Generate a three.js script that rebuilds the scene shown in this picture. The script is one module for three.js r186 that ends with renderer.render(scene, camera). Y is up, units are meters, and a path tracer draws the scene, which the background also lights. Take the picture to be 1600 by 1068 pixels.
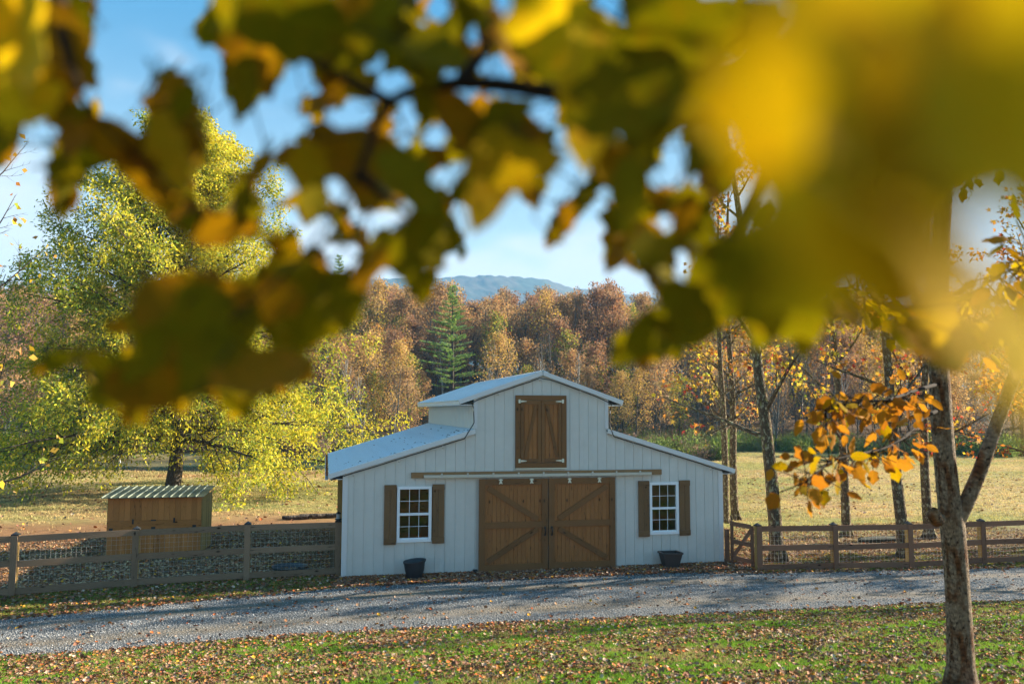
import * as THREE from 'three';
import { mergeGeometries as mergeRaw } from 'three/addons/utils/BufferGeometryUtils.js';
import { ImprovedNoise } from 'three/addons/math/ImprovedNoise.js';

// ------------------------------------------------------------------ camera, sky, sun, exposure
const scene = new THREE.Scene();
const FPX = 1300, EYE = new THREE.Vector3(-6.0, 4.43, 23.0);
const camera = new THREE.PerspectiveCamera(2 * Math.atan(534 / FPX) * 180 / Math.PI, 1024 / 683, 0.05, 9000);
const YAW = 12.54 * Math.PI / 180, PITCH = 4.73 * Math.PI / 180, ROLL = 0.166 * Math.PI / 180;
const FWD = new THREE.Vector3(Math.sin(YAW) * Math.cos(PITCH), Math.sin(PITCH), -Math.cos(YAW) * Math.cos(PITCH));
camera.position.copy(EYE);
camera.lookAt(EYE.clone().add(FWD));
camera.rotateZ(ROLL);
camera.updateMatrixWorld(true);
camera.focus = 24.5;
camera.userData.fStop = 1.45;

const renderer = new THREE.WebGLRenderer();
renderer.toneMapping = THREE.LinearToneMapping;
renderer.toneMappingExposure = 4.2;
renderer.shadowMap.enabled = true;

const SUN_AZ = 7.5 * Math.PI / 180, SUN_EL = 22 * Math.PI / 180;
const SUN = new THREE.Vector3(Math.cos(SUN_EL) * Math.cos(SUN_AZ), Math.sin(SUN_EL), -Math.cos(SUN_EL) * Math.sin(SUN_AZ));
const sun = new THREE.DirectionalLight(new THREE.Color().setRGB(1, 0.875, 0.70), 5);
sun.position.copy(SUN).multiplyScalar(150);
sun.castShadow = true;
sun.shadow.mapSize.set(4096, 4096);
Object.assign(sun.shadow.camera, { left: -90, right: 90, top: 90, bottom: -90, near: 1, far: 400 });
scene.add(sun, sun.target);

const noise = new ImprovedNoise();
const fbm3 = (x, y, z, o = 4) => { let a = 0, f = 1, w = 0.5; for (let i = 0; i < o; i++) { a += w * noise.noise(x * f, y * f, z * f); f *= 2.03; w *= 0.5; } return a; };
function mulberry(a) { return () => { a |= 0; a = a + 0x6D2B79F5 | 0; let t = Math.imul(a ^ a >>> 15, 1 | a); t = t + Math.imul(t ^ t >>> 7, 61 | t) ^ t; return ((t ^ t >>> 14) >>> 0) / 4294967296; }; }
const clamp = (x, a = 0, b = 1) => Math.min(b, Math.max(a, x));
const lerp = (a, b, t) => a + (b - a) * t;
const smooth = (a, b, x) => { const t = clamp((x - a) / (b - a)); return t * t * (3 - 2 * t); };
const V = (x, y, z) => new THREE.Vector3(x, y, z);

{ // clear autumn sky with thin fair-weather cloud low down
  const w = 1024, h = 512, d = new Float32Array(w * h * 4);
  for (let j = 0; j < h; j++) {
    const el = ((j + 0.5) / h - 0.5) * Math.PI, se = Math.sin(el), ce = Math.cos(el);
    for (let i = 0; i < w; i++) {
      const az = ((i + 0.5) / w - 0.5) * 2 * Math.PI, dx = ce * Math.cos(az), dz = ce * Math.sin(az);
      const up = Math.max(se, 0), k = 1 - smooth(0.08, 0.46, up) * 0.96 - 0.04 * up;
      let r = lerp(0.020, 0.185, k), g = lerp(0.088, 0.240, k), b = lerp(0.168, 0.262, k);
      const s = dx * SUN.x + se * SUN.y + dz * SUN.z, glow = 0.10 * Math.pow(Math.max(s, 0), 8);
      r += glow; g += glow * 0.92; b += glow * 0.75;
      const q = 1 / (up + 0.16);
      const n = fbm3(dx * q * 1.5 + 7.9, dz * q * 1.5 + 2.3, 5.4, 5) + 0.25 * fbm3(dx * 9, se * 22, dz * 9, 4);
      const c = clamp(smooth(0.18, 0.50, n + 3.2 * Math.pow(1 - up, 9)) * smooth(-0.02, 0.05, se)) * 0.8;
      r = lerp(r, 0.245, c); g = lerp(g, 0.250, c); b = lerp(b, 0.255, c);
      d.set([r, g, b, 1], (j * w + i) * 4);
    }
  }
  const t = new THREE.DataTexture(d, w, h, THREE.RGBAFormat, THREE.FloatType);
  t.mapping = THREE.EquirectangularReflectionMapping; t.magFilter = t.minFilter = THREE.LinearFilter; t.wrapS = THREE.RepeatWrapping;
  t.needsUpdate = true;
  scene.background = t; scene.environment = t;
}
scene.fog = new THREE.FogExp2(0x74b4e4, 0.00021);

// ------------------------------------------------------------------ helpers
const mergeGeometries = (list) => mergeRaw(list.map((g) => g.index ? g.toNonIndexed() : g));
const taken = new Map();
function numbered(n) { const k = taken.get(n) || 0; taken.set(n, k + 1); return k ? n + '_' + String(k).padStart(3, '0') : n; }
function tag(o, label, category, group, kind) { o.userData.label = label; if (category) o.userData.category = category; if (group) o.userData.group = group; if (kind) o.userData.kind = kind; return o; }
function thing(name, label, category, pos = [0, 0, 0], turn = 0, group) {
  const o = new THREE.Group(); o.name = numbered(name); o.position.set(...pos); o.rotation.y = turn; scene.add(o);
  return tag(o, label, category, group);
}
function mesh(name, geo, mat, parent) { const m = new THREE.Mesh(geo, mat); m.name = parent ? name : numbered(name); m.castShadow = m.receiveShadow = true; (parent || scene).add(m); return m; }
function structure(name, geo, mat, label) { const m = mesh(name, geo, mat); m.userData.kind = 'structure'; if (label) m.userData.label = label; return m; }
function stuff(name, geo, mat, list, label, parent) { // list: [matrix, color]
  const m = new THREE.InstancedMesh(geo, mat, list.length); m.name = parent ? name : numbered(name);
  list.forEach(([x, c], i) => { m.setMatrixAt(i, x); if (c) m.setColorAt(i, c); });
  m.userData.kind = 'stuff'; m.userData.label = label; m.castShadow = m.receiveShadow = true; (parent || scene).add(m); return m;
}
function copyOf(o, label, pos, turn, scale) {
  const c = o.clone(); c.name = numbered(o.name.replace(/_\d{3}$/, '')); c.userData = { ...o.userData }; if (label) c.userData.label = label;
  c.position.set(...pos); c.rotation.y = turn; c.scale.set(...scale); scene.add(c); return c;
}
const RX = V(1, 0, 0).applyQuaternion(camera.quaternion), UY = V(0, 1, 0).applyQuaternion(camera.quaternion);
// a point seen at a place of the survey photograph, some metres into the scene
const at = (px, py, depth) => EYE.clone().addScaledVector(FWD, depth).addScaledVector(RX, (px - 800) / FPX * depth).addScaledVector(UY, -(py - 534) / FPX * depth);
const seen = (p) => { const v = p.clone().sub(EYE), d = v.dot(FWD); return [800 + FPX * v.dot(RX) / d, 534 - FPX * v.dot(UY) / d, d]; };
const FH = V(Math.sin(YAW), 0, -Math.cos(YAW)), RH = V(Math.cos(YAW), 0, Math.sin(YAW));
const camAt = (right, up, fwd) => EYE.clone().addScaledVector(RH, right).addScaledVector(FH, fwd).add(V(0, up, 0));

class Build { // collects triangles into one geometry
  constructor() { this.p = []; this.n = []; this.u = []; this.c = []; this.i = []; }
  vert(p, n, u, v, c) { this.p.push(p.x, p.y, p.z); this.n.push(n.x, n.y, n.z); this.u.push(u, v); if (c) this.c.push(c.r, c.g, c.b); return this.p.length / 3 - 1; }
  tube(path, radii, sides, c) {
    let u = null, len = 0; const base = this.p.length / 3, N = path.length;
    for (let k = 0; k < N; k++) {
      const t = path[Math.min(k + 1, N - 1)].clone().sub(path[Math.max(k - 1, 0)]).normalize();
      if (!u) u = Math.abs(t.y) < 0.9 ? V(0, 1, 0) : V(1, 0, 0);
      u = u.clone().addScaledVector(t, -u.dot(t)).normalize();
      const w = t.clone().cross(u); if (k) len += path[k].distanceTo(path[k - 1]);
      for (let s = 0; s <= sides; s++) {
        const a = s / sides * Math.PI * 2, n = u.clone().multiplyScalar(Math.cos(a)).addScaledVector(w, Math.sin(a));
        this.vert(path[k].clone().addScaledVector(n, radii[k]), n, a * Math.max(radii[0], 0.02), len, c);
      }
    }
    for (let k = 0; k < N - 1; k++) for (let s = 0; s < sides; s++) {
      const a = base + k * (sides + 1) + s, b = a + sides + 1; this.i.push(a, a + 1, b, b, a + 1, b + 1);
    }
  }
  leaf(p, d, n, L, W, c) {
    const s = d.clone().cross(n).multiplyScalar(W / 2), m = p.clone().addScaledVector(d, L * 0.45).addScaledVector(n, W * 0.18);
    const a = this.vert(p, n, 0, 0, c), l = this.vert(m.clone().add(s), n, 0, 0, c), t = this.vert(p.clone().addScaledVector(d, L), n, 0, 0, c), r = this.vert(m.clone().sub(s), n, 0, 0, c);
    this.i.push(a, l, t, a, t, r);
  }
  star(p, d, n, L, c) { // five-lobed leaf
    const s = d.clone().cross(n), q = p.clone().addScaledVector(d, L * 0.35), put = (a, r) => this.vert(q.clone().addScaledVector(d, Math.cos(a) * r).addScaledVector(s, Math.sin(a) * r).addScaledVector(n, -r * r * 0.9 / L), n, 0, 0, c);
    const inn = [], out = [];
    for (let k = 0; k < 5; k++) { const a = (k - 2) * 1.15; out.push(put(a, L * (0.65 - 0.06 * Math.abs(k - 2)))); inn.push(put(a - 0.57, L * 0.24)); }
    inn.push(put(3.14, L * 0.3));
    for (let k = 0; k < 5; k++) this.i.push(inn[k], inn[k + 1], out[k]);
    this.i.push(inn[0], inn[5], inn[1], inn[1], inn[5], inn[2], inn[2], inn[5], inn[4], inn[2], inn[4], inn[3]);
  }
  geo() {
    const g = new THREE.BufferGeometry();
    g.setAttribute('position', new THREE.Float32BufferAttribute(this.p, 3)); g.setAttribute('normal', new THREE.Float32BufferAttribute(this.n, 3)); g.setAttribute('uv', new THREE.Float32BufferAttribute(this.u, 2));
    if (this.c.length) g.setAttribute('color', new THREE.Float32BufferAttribute(this.c, 3));
    g.setIndex(this.i); return g;
  }
}
const rgb = (r, g, b) => new THREE.Color().setRGB(r, g, b);
function tint(c, rng, v = 0.25) { const k = 1 + (rng() - 0.5) * 2 * v; return rgb(c[0] * k * (1 + (rng() - 0.5) * v * 0.6), c[1] * k * (1 + (rng() - 0.5) * v * 0.6), c[2] * k); }
const randDir = (rng) => { const z = rng() * 2 - 1, a = rng() * 6.2832, r = Math.sqrt(1 - z * z); return V(r * Math.cos(a), z, r * Math.sin(a)); };

// ------------------------------------------------------------------ textures (what surfaces are made of)
function tex(w, h, f, srgb = true, rx = 1, ry = 1) {
  const d = new Uint8Array(w * h * 4);
  for (let j = 0; j < h; j++) for (let i = 0; i < w; i++) { const c = f(i / w, j / h); d.set([clamp(c[0]) * 255, clamp(c[1]) * 255, clamp(c[2]) * 255, 255], (j * w + i) * 4); }
  const t = new THREE.DataTexture(d, w, h); t.wrapS = t.wrapT = THREE.RepeatWrapping; t.magFilter = THREE.LinearFilter; t.minFilter = THREE.LinearMipmapLinearFilter; t.generateMipmaps = true;
  if (srgb) t.colorSpace = THREE.SRGBColorSpace; t.repeat.set(rx, ry); t.needsUpdate = true; return t;
}
// noise that tiles: points on two circles
const tile = (u, v, f, o, seed = 0) => { // blend of four shifted copies
  const n = (a, b) => fbm3(a * f, b * f, seed, o), a = n(u, v), b = n(u - 1, v), c = n(u, v - 1), e = n(u - 1, v - 1);
  return (a * (1 - u) + b * u) * (1 - v) + (c * (1 - u) + e * u) * v;
};
const grainT = tex(384, 384, (u, v) => { // wood grain along u, 2 m x 1 m
  const w = tile(u, v, 3, 3, 7) * 0.5, g = Math.sin((v * 38 + w * 9 + tile(u * 1, v, 6, 2, 3) * 2) * 6.283), f = (() => { const a = noise.noise(u * 14, v * 260, 2), b = noise.noise((u - 1) * 14, (v) * 260, 2); return a * (1 - u) + b * u; })();
  const knot = Math.max(0, noise.noise(u * 11 + 3, v * 18, 9) - 0.42) * 2.6 * Math.sin(Math.PI * u) * Math.sin(Math.PI * v);
  const k = 0.85 + 0.07 * g + 0.13 * f + 0.26 * w - knot; return [k, k * 0.985, k * 0.96];
}, true, 0.5, 1);
const barkT = tex(256, 512, (u, v) => { const r = tile(u, v, 9, 3, 1), q = Math.abs((() => { const a = fbm3(u * 16, v * 5, 4, 3), b = fbm3((u - 1) * 16, v * 5, 4, 3); return a * (1 - u) + b * u; })()); const k = 0.48 + 1.1 * q + 0.35 * r; return [k, k, k]; }, true, 2, 1);
const barkB = tex(256, 256, (u, v) => { const q = Math.abs(tile(u, v, 10, 4, 5)); return [q * 2, q * 2, q * 2]; }, false, 2.5, 1.2);
const lichenT = tex(384, 384, (u, v) => { // grey-brown bark blotched with pale lichen
  const q = Math.abs(tile(u, v, 14, 3, 11)), l = smooth(0.03, 0.16, tile(u, v, 9, 4, 21)), l2 = smooth(0.10, 0.22, tile(u, v, 7, 4, 31));
  const k = 0.34 + 0.9 * q; let c = [k * 0.95, k * 0.82, k * 0.68]; c = c.map((x, i) => lerp(x, [0.74, 0.74, 0.64][i], l * 0.75)); c = c.map((x, i) => lerp(x, [0.5, 0.52, 0.26][i], l2 * 0.55)); return c;
}, true, 1.1, 0.8);
const cherryT = tex(384, 384, (u, v) => { // smooth grey bark with horizontal bands, brown where the skin has split
  const b = (() => { const f = (a) => fbm3(a * 7, v * 26, 2, 4); return f(u) * (1 - u) + f(u - 1) * u; })(), s = smooth(-0.05, 0.2, tile(u, v, 4, 5, 13)), d = smooth(0.10, 0.24, tile(u, v, 15, 4, 17)), pale = smooth(0.08, 0.2, tile(u, v, 11, 4, 23));
  let k = 0.66 + b * 0.5 + 0.5 * tile(u, v, 24, 3, 41); let c = [k, k * 0.965, k * 0.90]; c = c.map((x, i) => lerp(x, [0.46, 0.32, 0.21][i] * (1 + b), s * 0.85)); c = c.map((x, i) => lerp(x, [0.92, 0.9, 0.82][i], pale * (1 - s) * 0.6)); c = c.map((x, i) => lerp(x, [0.16, 0.13, 0.11][i], d * 0.75)); return c;
}, true, 1.25, 1.1);
const soilT = tex(512, 512, (u, v) => { const a = tile(u, v, 10, 4, 2), b = noise.noise(u * 190, v * 190, 3) * (Math.sin(Math.PI * u) * Math.sin(Math.PI * v) > 0 ? 1 : 1), c = noise.noise(u * 90, v * 90, 8); const k = 0.80 + 0.30 * a + 0.16 * b + 0.12 * c; return [k, k * 0.99, k * 0.96]; }, true, 0.28, 0.28);
const soilB = tex(384, 384, (u, v) => { const k = 0.5 + 0.5 * tile(u, v, 34, 4, 6); return [k, k, k]; }, false, 0.5, 0.5);
const gravelT = tex(768, 768, (u, v) => { // crushed grey stone
  const a = noise.noise(u * 128, v * 128, 1), b = noise.noise(u * 64, v * 64, 5), c = tile(u, v, 5, 3, 9), e = noise.noise(u * 256, v * 256, 7);
  const k = 0.62 + 0.22 * a + 0.18 * b + 0.22 * c + 0.16 * e; return [k * 0.985, k, k * 1.02];
}, true, 0.4, 0.4);
const gravelB = tex(512, 512, (u, v) => { const k = 0.5 + 0.5 * noise.noise(u * 64, v * 64, 1) + 0.3 * noise.noise(u * 128, v * 128, 4); return [k, k, k]; }, false, 0.4, 0.4);
const metalT = tex(256, 512, (u, v) => { const k = 0.955 + 0.07 * tile(u, v, 4, 4, 3) + 0.04 * tile(u, v, 20, 2, 8); return [k, k, k * 0.985]; }, true, 0.3, 0.3);
const rippleB = tex(256, 256, (u, v) => { const k = 0.5 + 0.6 * tile(u, v, 12, 4, 2); return [k, k, k]; }, false, 0.12, 0.3);

// ------------------------------------------------------------------ materials
const std = (c, o = {}) => new THREE.MeshStandardMaterial({ color: rgb(...c), roughness: 0.85, ...o });
const dull = (c, o = {}) => new THREE.MeshPhysicalMaterial({ color: rgb(...c), roughness: 0.9, specularIntensity: 0.3, ...o }); // rough, without gloss
const woods = (c, n = 3, o = {}, vary = 1) => Array.from({ length: n }, (_, k) => { const t = grainT.clone(); t.offset.set(k * 0.37, k * 0.23); const f = 1 + vary * [0, -0.16, 0.14, -0.08, 0.06][k]; return dull(c.map((x) => x * f), { map: t, bumpMap: t, bumpScale: 0.003, ...o }); });
const M = {
  paint: std([0.68, 0.66, 0.62], { map: metalT, roughness: 0.5 }),
  roof: std([0.68, 0.80, 0.88], { map: metalT, roughness: 0.16 }),  // white metal; the blue tint puts sky light into the colour
  trim: std([0.66, 0.65, 0.63], { roughness: 0.45 }),
  vinyl: std([0.82, 0.83, 0.83], { roughness: 0.4 }),
  doorPlank: woods([0.46, 0.20, 0.07], 4, { roughness: 0.6 }, 0.35), doorFrame: woods([0.295, 0.145, 0.058], 3, { roughness: 0.65 }, 0.5),
  shutter: woods([0.27, 0.155, 0.075], 3, { roughness: 0.65 }, 0.4),
  fenceA: woods([0.35, 0.245, 0.165], 4, {}, 0.8), fenceB: woods([0.33, 0.18, 0.115], 4, {}, 0.8), pine: woods([0.58, 0.37, 0.13], 3), shed: woods([0.70, 0.285, 0.085], 5), raw: woods([0.43, 0.25, 0.12], 2),
  steel: std([0.5, 0.5, 0.48], { metalness: 0.9, roughness: 0.42 }), cream: std([0.72, 0.67, 0.5], { roughness: 0.5 }), iron: std([0.018, 0.018, 0.018], { roughness: 0.5 }),
  dark: std([0.03, 0.028, 0.026], { roughness: 0.95 }), resin: std([0.03, 0.031, 0.034], { roughness: 0.55 }), resinBrown: std([0.05, 0.041, 0.037], { roughness: 0.6 }), soil: dull([0.06, 0.042, 0.03], { roughness: 1, map: soilT }),
  glass: new THREE.MeshPhysicalMaterial({ color: rgb(0.9, 0.95, 0.93), roughness: 0.02, transmission: 1, thickness: 0, ior: 1.7 }),
  wire: std([0.5, 0.49, 0.46], { roughness: 0.6 }), bulb: new THREE.MeshPhysicalMaterial({ color: rgb(0.5, 0.45, 0.36), roughness: 0.15, clearcoat: 1 }),
  bark: dull([0.24, 0.20, 0.16], { map: barkT, bumpMap: barkB, bumpScale: 0.02, roughness: 0.95 }), greyBark: dull([0.33, 0.30, 0.25], { map: barkT, roughness: 0.95 }), lichen: dull([0.78, 0.74, 0.64], { map: lichenT, bumpMap: barkB, bumpScale: 0.025, roughness: 0.95 }), cherry: dull([0.46, 0.38, 0.30], { map: cherryT, bumpMap: barkB, bumpScale: 0.02, roughness: 0.85 }), twig: dull([0.022, 0.016, 0.011], { roughness: 0.95 }),
  leaf: new THREE.MeshPhysicalMaterial({ vertexColors: true, specularIntensity: 0.3, roughness: 1, transmission: 0.45, thickness: 0, side: THREE.DoubleSide }),
  dryLeaf: new THREE.MeshPhysicalMaterial({ color: rgb(1, 1, 1), roughness: 0.8, specularIntensity: 0.35, side: THREE.DoubleSide }),
  grass: new THREE.MeshPhysicalMaterial({ color: rgb(1, 1, 1), specularIntensity: 0.3, roughness: 1, transmission: 0.35, thickness: 0, side: THREE.DoubleSide }),
  stone: std([1, 1, 1], { roughness: 0.9 }),
};

// ------------------------------------------------------------------ ground
const lineAt = (pts, x) => { for (let k = 1; k < pts.length; k++) if (x <= pts[k][0]) { const [a, b] = [pts[k - 1], pts[k]]; return lerp(a[1], b[1], clamp((x - a[0]) / (b[0] - a[0]))); } return pts[pts.length - 1][1]; };
const NEAR = [[-80, 16], [-30, 9], [-16, 6.7], [-11.6, 6.1], [-8.6, 5.85], [-5.3, 5.6], [-2.1, 5.6], [2.2, 5.7], [10.2, 6.0], [20, 6.6], [60, 12], [90, 18]];
const FAR = [[-80, 12], [-30, 5.6], [-16, 3.8], [-12.6, 3.1], [-9.6, 2.35], [-7.5, 1.8], [-5.1, 1.2], [-1.8, 1.0], [3, 1.1], [5.7, 1.75], [9, 2.1], [13.6, 2.5], [24, 3.4], [60, 8], [90, 14]];
const zNear = (x) => lineAt(NEAR, x), zFar = (x) => lineAt(FAR, x);
const depthOf = (x, z) => (x - EYE.x) * FH.x + (z - EYE.z) * FH.z, sideOf = (x, z) => (x - EYE.x) * RH.x + (z - EYE.z) * RH.z;
const pondIn = (x, z) => { const s = depthOf(x, z), r = sideOf(x, z), c = 71 + 1.2 * Math.sin(r * 0.16) + smooth(-18, -4, r) * 4, hw = 10.5 - smooth(-24, -2, r) * 6; return Math.min((hw - Math.abs(s - c)) / 2.5, (2 - r) / 6); }; // > 0 inside
const woodsAt = (x, z) => { const s = depthOf(x, z), r = sideOf(x, z); return s - (r < -8 ? 88 : 98 - smooth(5, 55, r) * 15) - 2.5 * noise.noise(x * 0.07, 0, z * 0.07); };
function ground(x, z) {
  const s = depthOf(x, z), r = sideOf(x, z); let h = 0.05 * fbm3(x * 0.35, 2, z * 0.35, 3) + 0.22 * smooth(10, 40, -z) * fbm3(x * 0.06, 7, z * 0.06, 2);
  const zn = zNear(x), zf = zFar(x);
  const b = Math.max(z - zn - 0.15, 0); h += Math.min(0.166 * Math.sqrt(b * b + 0.25) - 0.083, 2.75) * (b > 0 ? 1 : 0);
  h -= 0.07 * smooth(-0.35, 0.5, Math.min(z - zf, zn - z)) + (z < 9 ? 0.03 * smooth(1.5, 0, Math.abs(z - zf)) : 0);
  if (z < 3.2 && z > -11.5 && Math.abs(x) < 6.3) h = lerp(h, 0, smooth(6.3, 5.6, Math.abs(x)) * smooth(3.2, 0.8, z)) - 0.012;
  const p = pondIn(x, z); if (p > -1) h -= 1.5 * smooth(-1, 1, p);
  const t = s - 92; if (t > 0) { h += lerp(19, 14, smooth(-30, 0, r)) * smooth(0, 128, t) * (0.92 + 0.10 * Math.sin(r * 0.021 + 1) - 0.25 * smooth(40, 110, r)) * (1 - 0.75 * smooth(150, 420, t)); h += smooth(0, 60, t) * 9 * fbm3(x * 0.02, 5, z * 0.02, 2); }
  if (Math.hypot(x - 9.3, z - 0.3) < 1.2) h += 0.16 * smooth(0.75, 0, Math.hypot((x - 9.3) / 1.3, z - 0.3)); // small heap of dug earth
  return h;
}
const TAN = [0.49, 0.375, 0.165], OLIVE = [0.28, 0.30, 0.085], LAWN = [0.10, 0.135, 0.03], DIRT = [0.36, 0.20, 0.10], LITTER = [0.20, 0.125, 0.068], STRAW = [0.30, 0.225, 0.11];
const mix3 = (a, b, t) => a.map((x, i) => lerp(x, b[i], clamp(t)));
function groundColor(x, z) {
  let c = mix3(TAN, OLIVE, smooth(-0.16, 0.16, fbm3(x * 0.055, 1, z * 0.11, 4)) * 0.85);
  c = mix3(c, [0.50, 0.30, 0.15], smooth(0.05, 0.3, fbm3(x * 0.09, 11, z * 0.18, 4)) * 0.65);
  if (z > -34) c = mix3(c, [0.20, 0.235, 0.065], smooth(0.0, 0.25, fbm3(x * 0.12 + 3, 4, z * 0.2, 4)) * smooth(-32, -20, z) * (x < 0 ? 0.8 : 0.35));
  if (x < 2) c = mix3(c, DIRT, smooth(-15, -11, z + 1.6 * noise.noise(x * 0.3, 3, z * 0.3)) * smooth(1, -2, z));
  if (x < 0) c = mix3(c, LITTER, smooth(-10, -6.5, z + 1.2 * noise.noise(x * 0.5, 8, z * 0.5)) * 0.75);
  if (x > 4) c = mix3(c, [0.23, 0.14, 0.085], smooth(-7, -2, z + 2 * noise.noise(x * 0.25, 2, z * 0.25)) * 0.7);
  const zn = zNear(x), zf = zFar(x);
  if (z > zf - 2.6) c = mix3(c, mix3(LITTER, OLIVE, smooth(-0.15, 0.2, fbm3(x * 0.5, 6, z * 0.7, 3)) * (Math.abs(x) < 5.6 ? 0.1 : 0.8)), smooth(zf - 2.6, zf - 1.7, z));
  if (z > zn - 0.3) c = mix3(c, mix3(mix3(STRAW, LITTER, 0.5), LAWN, smooth(-0.1, 0.15, fbm3(x * 0.6, 9, z * 0.8, 3))), smooth(zn - 0.3, zn + 0.2, z));
  if (Math.hypot(x - 9.3, z - 0.3) < 1.2) c = mix3(c, [0.46, 0.19, 0.06], smooth(1.05, 0.6, Math.hypot((x - 9.3) / 1.3, z - 0.3)));
  c = mix3(c, [0.17, 0.105, 0.055], smooth(-2, 3, woodsAt(x, z)));
  c = mix3(c, [0.07, 0.06, 0.035], smooth(-0.6, 0.1, pondIn(x, z)));
  return c;
}
{
  const axis = (list) => { const o = []; for (const [a, b, n] of list) for (let k = 0; k < n; k++) o.push(lerp(a, b, k / n)); o.push(list[list.length - 1][1]); return o; };
  const xs = axis([[-2600, -300, 8], [-300, -60, 30], [-60, -16, 50], [-16, 20, 110], [20, 60, 40], [60, 300, 30], [300, 2600, 8]]), zs = axis([[-2700, -500, 8], [-500, -240, 20], [-240, -100, 50], [-100, -30, 70], [-30, -12, 36], [-12, 16, 96], [16, 40, 30], [40, 900, 10]]);
  const p = [], c = [], u = [], ix = [];
  for (const z of zs) for (const x of xs) { p.push(x, ground(x, z), z); c.push(...groundColor(x, z)); u.push(x, z); }
  const w = xs.length; for (let j = 0; j < zs.length - 1; j++) for (let i = 0; i < w - 1; i++) { const a = j * w + i; ix.push(a, a + w, a + 1, a + 1, a + w, a + w + 1); }
  const g = new THREE.BufferGeometry(); g.setAttribute('position', new THREE.Float32BufferAttribute(p, 3)); g.setAttribute('color', new THREE.Float32BufferAttribute(c, 3)); g.setAttribute('uv', new THREE.Float32BufferAttribute(u, 2)); g.setIndex(ix); g.computeVertexNormals();
  structure('ground', g, new THREE.MeshPhysicalMaterial({ vertexColors: true, specularIntensity: 0.2, map: soilT, bumpMap: soilB, bumpScale: 0.03, roughness: 1 }), 'grassy ground with field, lawn bank and wooded hillside');
}
const roadH = (x, z) => { const t = (z - zFar(x)) / (zNear(x) - zFar(x)); return 0.008 + 0.03 * Math.sin(Math.PI * clamp(t)) - 0.018 * (Math.exp(-(((t - 0.3) / 0.1) ** 2)) + Math.exp(-(((t - 0.72) / 0.1) ** 2))) + 0.02 * fbm3(x * 0.5, 1, z * 0.5, 3); };
{ // gravel lane, ragged at both edges, with two packed wheel tracks
  const p = [], u = [], c = [], ix = [], cols = 26; let rows = 0;
  for (let x = -60; x <= 75; x += 0.35) {
    const a = zFar(x) - 0.15 + 0.35 * fbm3(x * 0.9, 3, 0, 3), b = zNear(x) + 0.15 + 0.4 * fbm3(x * 0.8, 8, 0, 3);
    for (let k = 0; k <= cols; k++) {
      const z = lerp(a, b, k / cols), e = k === 0 || k === cols ? -0.09 : 0; p.push(x, roadH(x, z) + e, z); u.push(x, z);
      const t = k / cols, track = Math.exp(-(((t - 0.30) / 0.07) ** 2)) + Math.exp(-(((t - 0.74) / 0.08) ** 2)); // fine tan dust ground into the wheel tracks
      c.push(...mix3([0.285, 0.29, 0.28], [0.47, 0.36, 0.23], track * (0.75 + 0.9 * fbm3(x * 0.4, 4, z * 1.5, 3))));
    } rows++;
  }
  for (let j = 0; j < rows - 1; j++) for (let k = 0; k < cols; k++) { const a = j * (cols + 1) + k, b = a + cols + 1; ix.push(a, a + 1, b, b, a + 1, b + 1); }
  const g = new THREE.BufferGeometry(); g.setAttribute('position', new THREE.Float32BufferAttribute(p, 3)); g.setAttribute('uv', new THREE.Float32BufferAttribute(u, 2)); g.setAttribute('color', new THREE.Float32BufferAttribute(c, 3)); g.setIndex(ix); g.computeVertexNormals();
  structure('gravel_road', g, new THREE.MeshStandardMaterial({ vertexColors: true, map: gravelT, bumpMap: gravelB, bumpScale: 0.03, roughness: 0.95 }), 'grey gravel lane crossing in front of the barn');
}
{ // pond
  const g = new THREE.PlaneGeometry(150, 34, 1, 1); g.rotateX(-Math.PI / 2); g.rotateY(-YAW); const q = EYE.clone().addScaledVector(FH, 72).addScaledVector(RH, -68); g.translate(q.x, -0.62, q.z);
  structure('pond', g, std([0.012, 0.045, 0.04], { roughness: 0.05, bumpMap: rippleB, bumpScale: 0.012 }), 'dark green pond beyond the left field');
}
{ // far wooded mountain
  const p = [], c = [], ix = [], NX = 320, NZ = 44, rng = mulberry(5); const prof = [[-1500, 250], [-600, 330], [-380, 352], [-190, 357], [-60, 362], [85, 354], [170, 328], [300, 314], [440, 298], [700, 240], [1200, 190], [2000, 120]];
  for (let j = 0; j <= NZ; j++) for (let i = 0; i <= NX; i++) {
    const r = lerp(-1500, 2000, i / NX), t = j / NZ, s = 1300 + 900 * t, q = EYE.clone().addScaledVector(FH, s).addScaledVector(RH, r * s / 2200);
    const H = lineAt(prof, r), f = t < 1 ? Math.pow(t, 0.85) : 1; p.push(q.x, H * f * (s / 2200 * 0.2 + 0.8) + 16 * fbm3(r * 0.012, t * 4, 1, 4) * f * (1 - 0.7 * f) + 5 * rng() * f, q.z);
    const k = tint(mix3([0.075, 0.06, 0.04], [0.03, 0.05, 0.035], smooth(-0.1, 0.25, fbm3(r * 0.01, t * 6, 3, 4))), rng, 0.35); c.push(k.r, k.g, k.b);
  }
  for (let j = 0; j < NZ; j++) for (let i = 0; i < NX; i++) { const a = j * (NX + 1) + i, b = a + NX + 1; ix.push(a, a + 1, b, b, a + 1, b + 1); }
  const g = new THREE.BufferGeometry(); g.setAttribute('position', new THREE.Float32BufferAttribute(p, 3)); g.setAttribute('color', new THREE.Float32BufferAttribute(c, 3)); g.setIndex(ix); g.computeVertexNormals();
  structure('mountain', g, new THREE.MeshStandardMaterial({ vertexColors: true, roughness: 1 }), 'hazy blue wooded ridge on the skyline');
}

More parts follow.
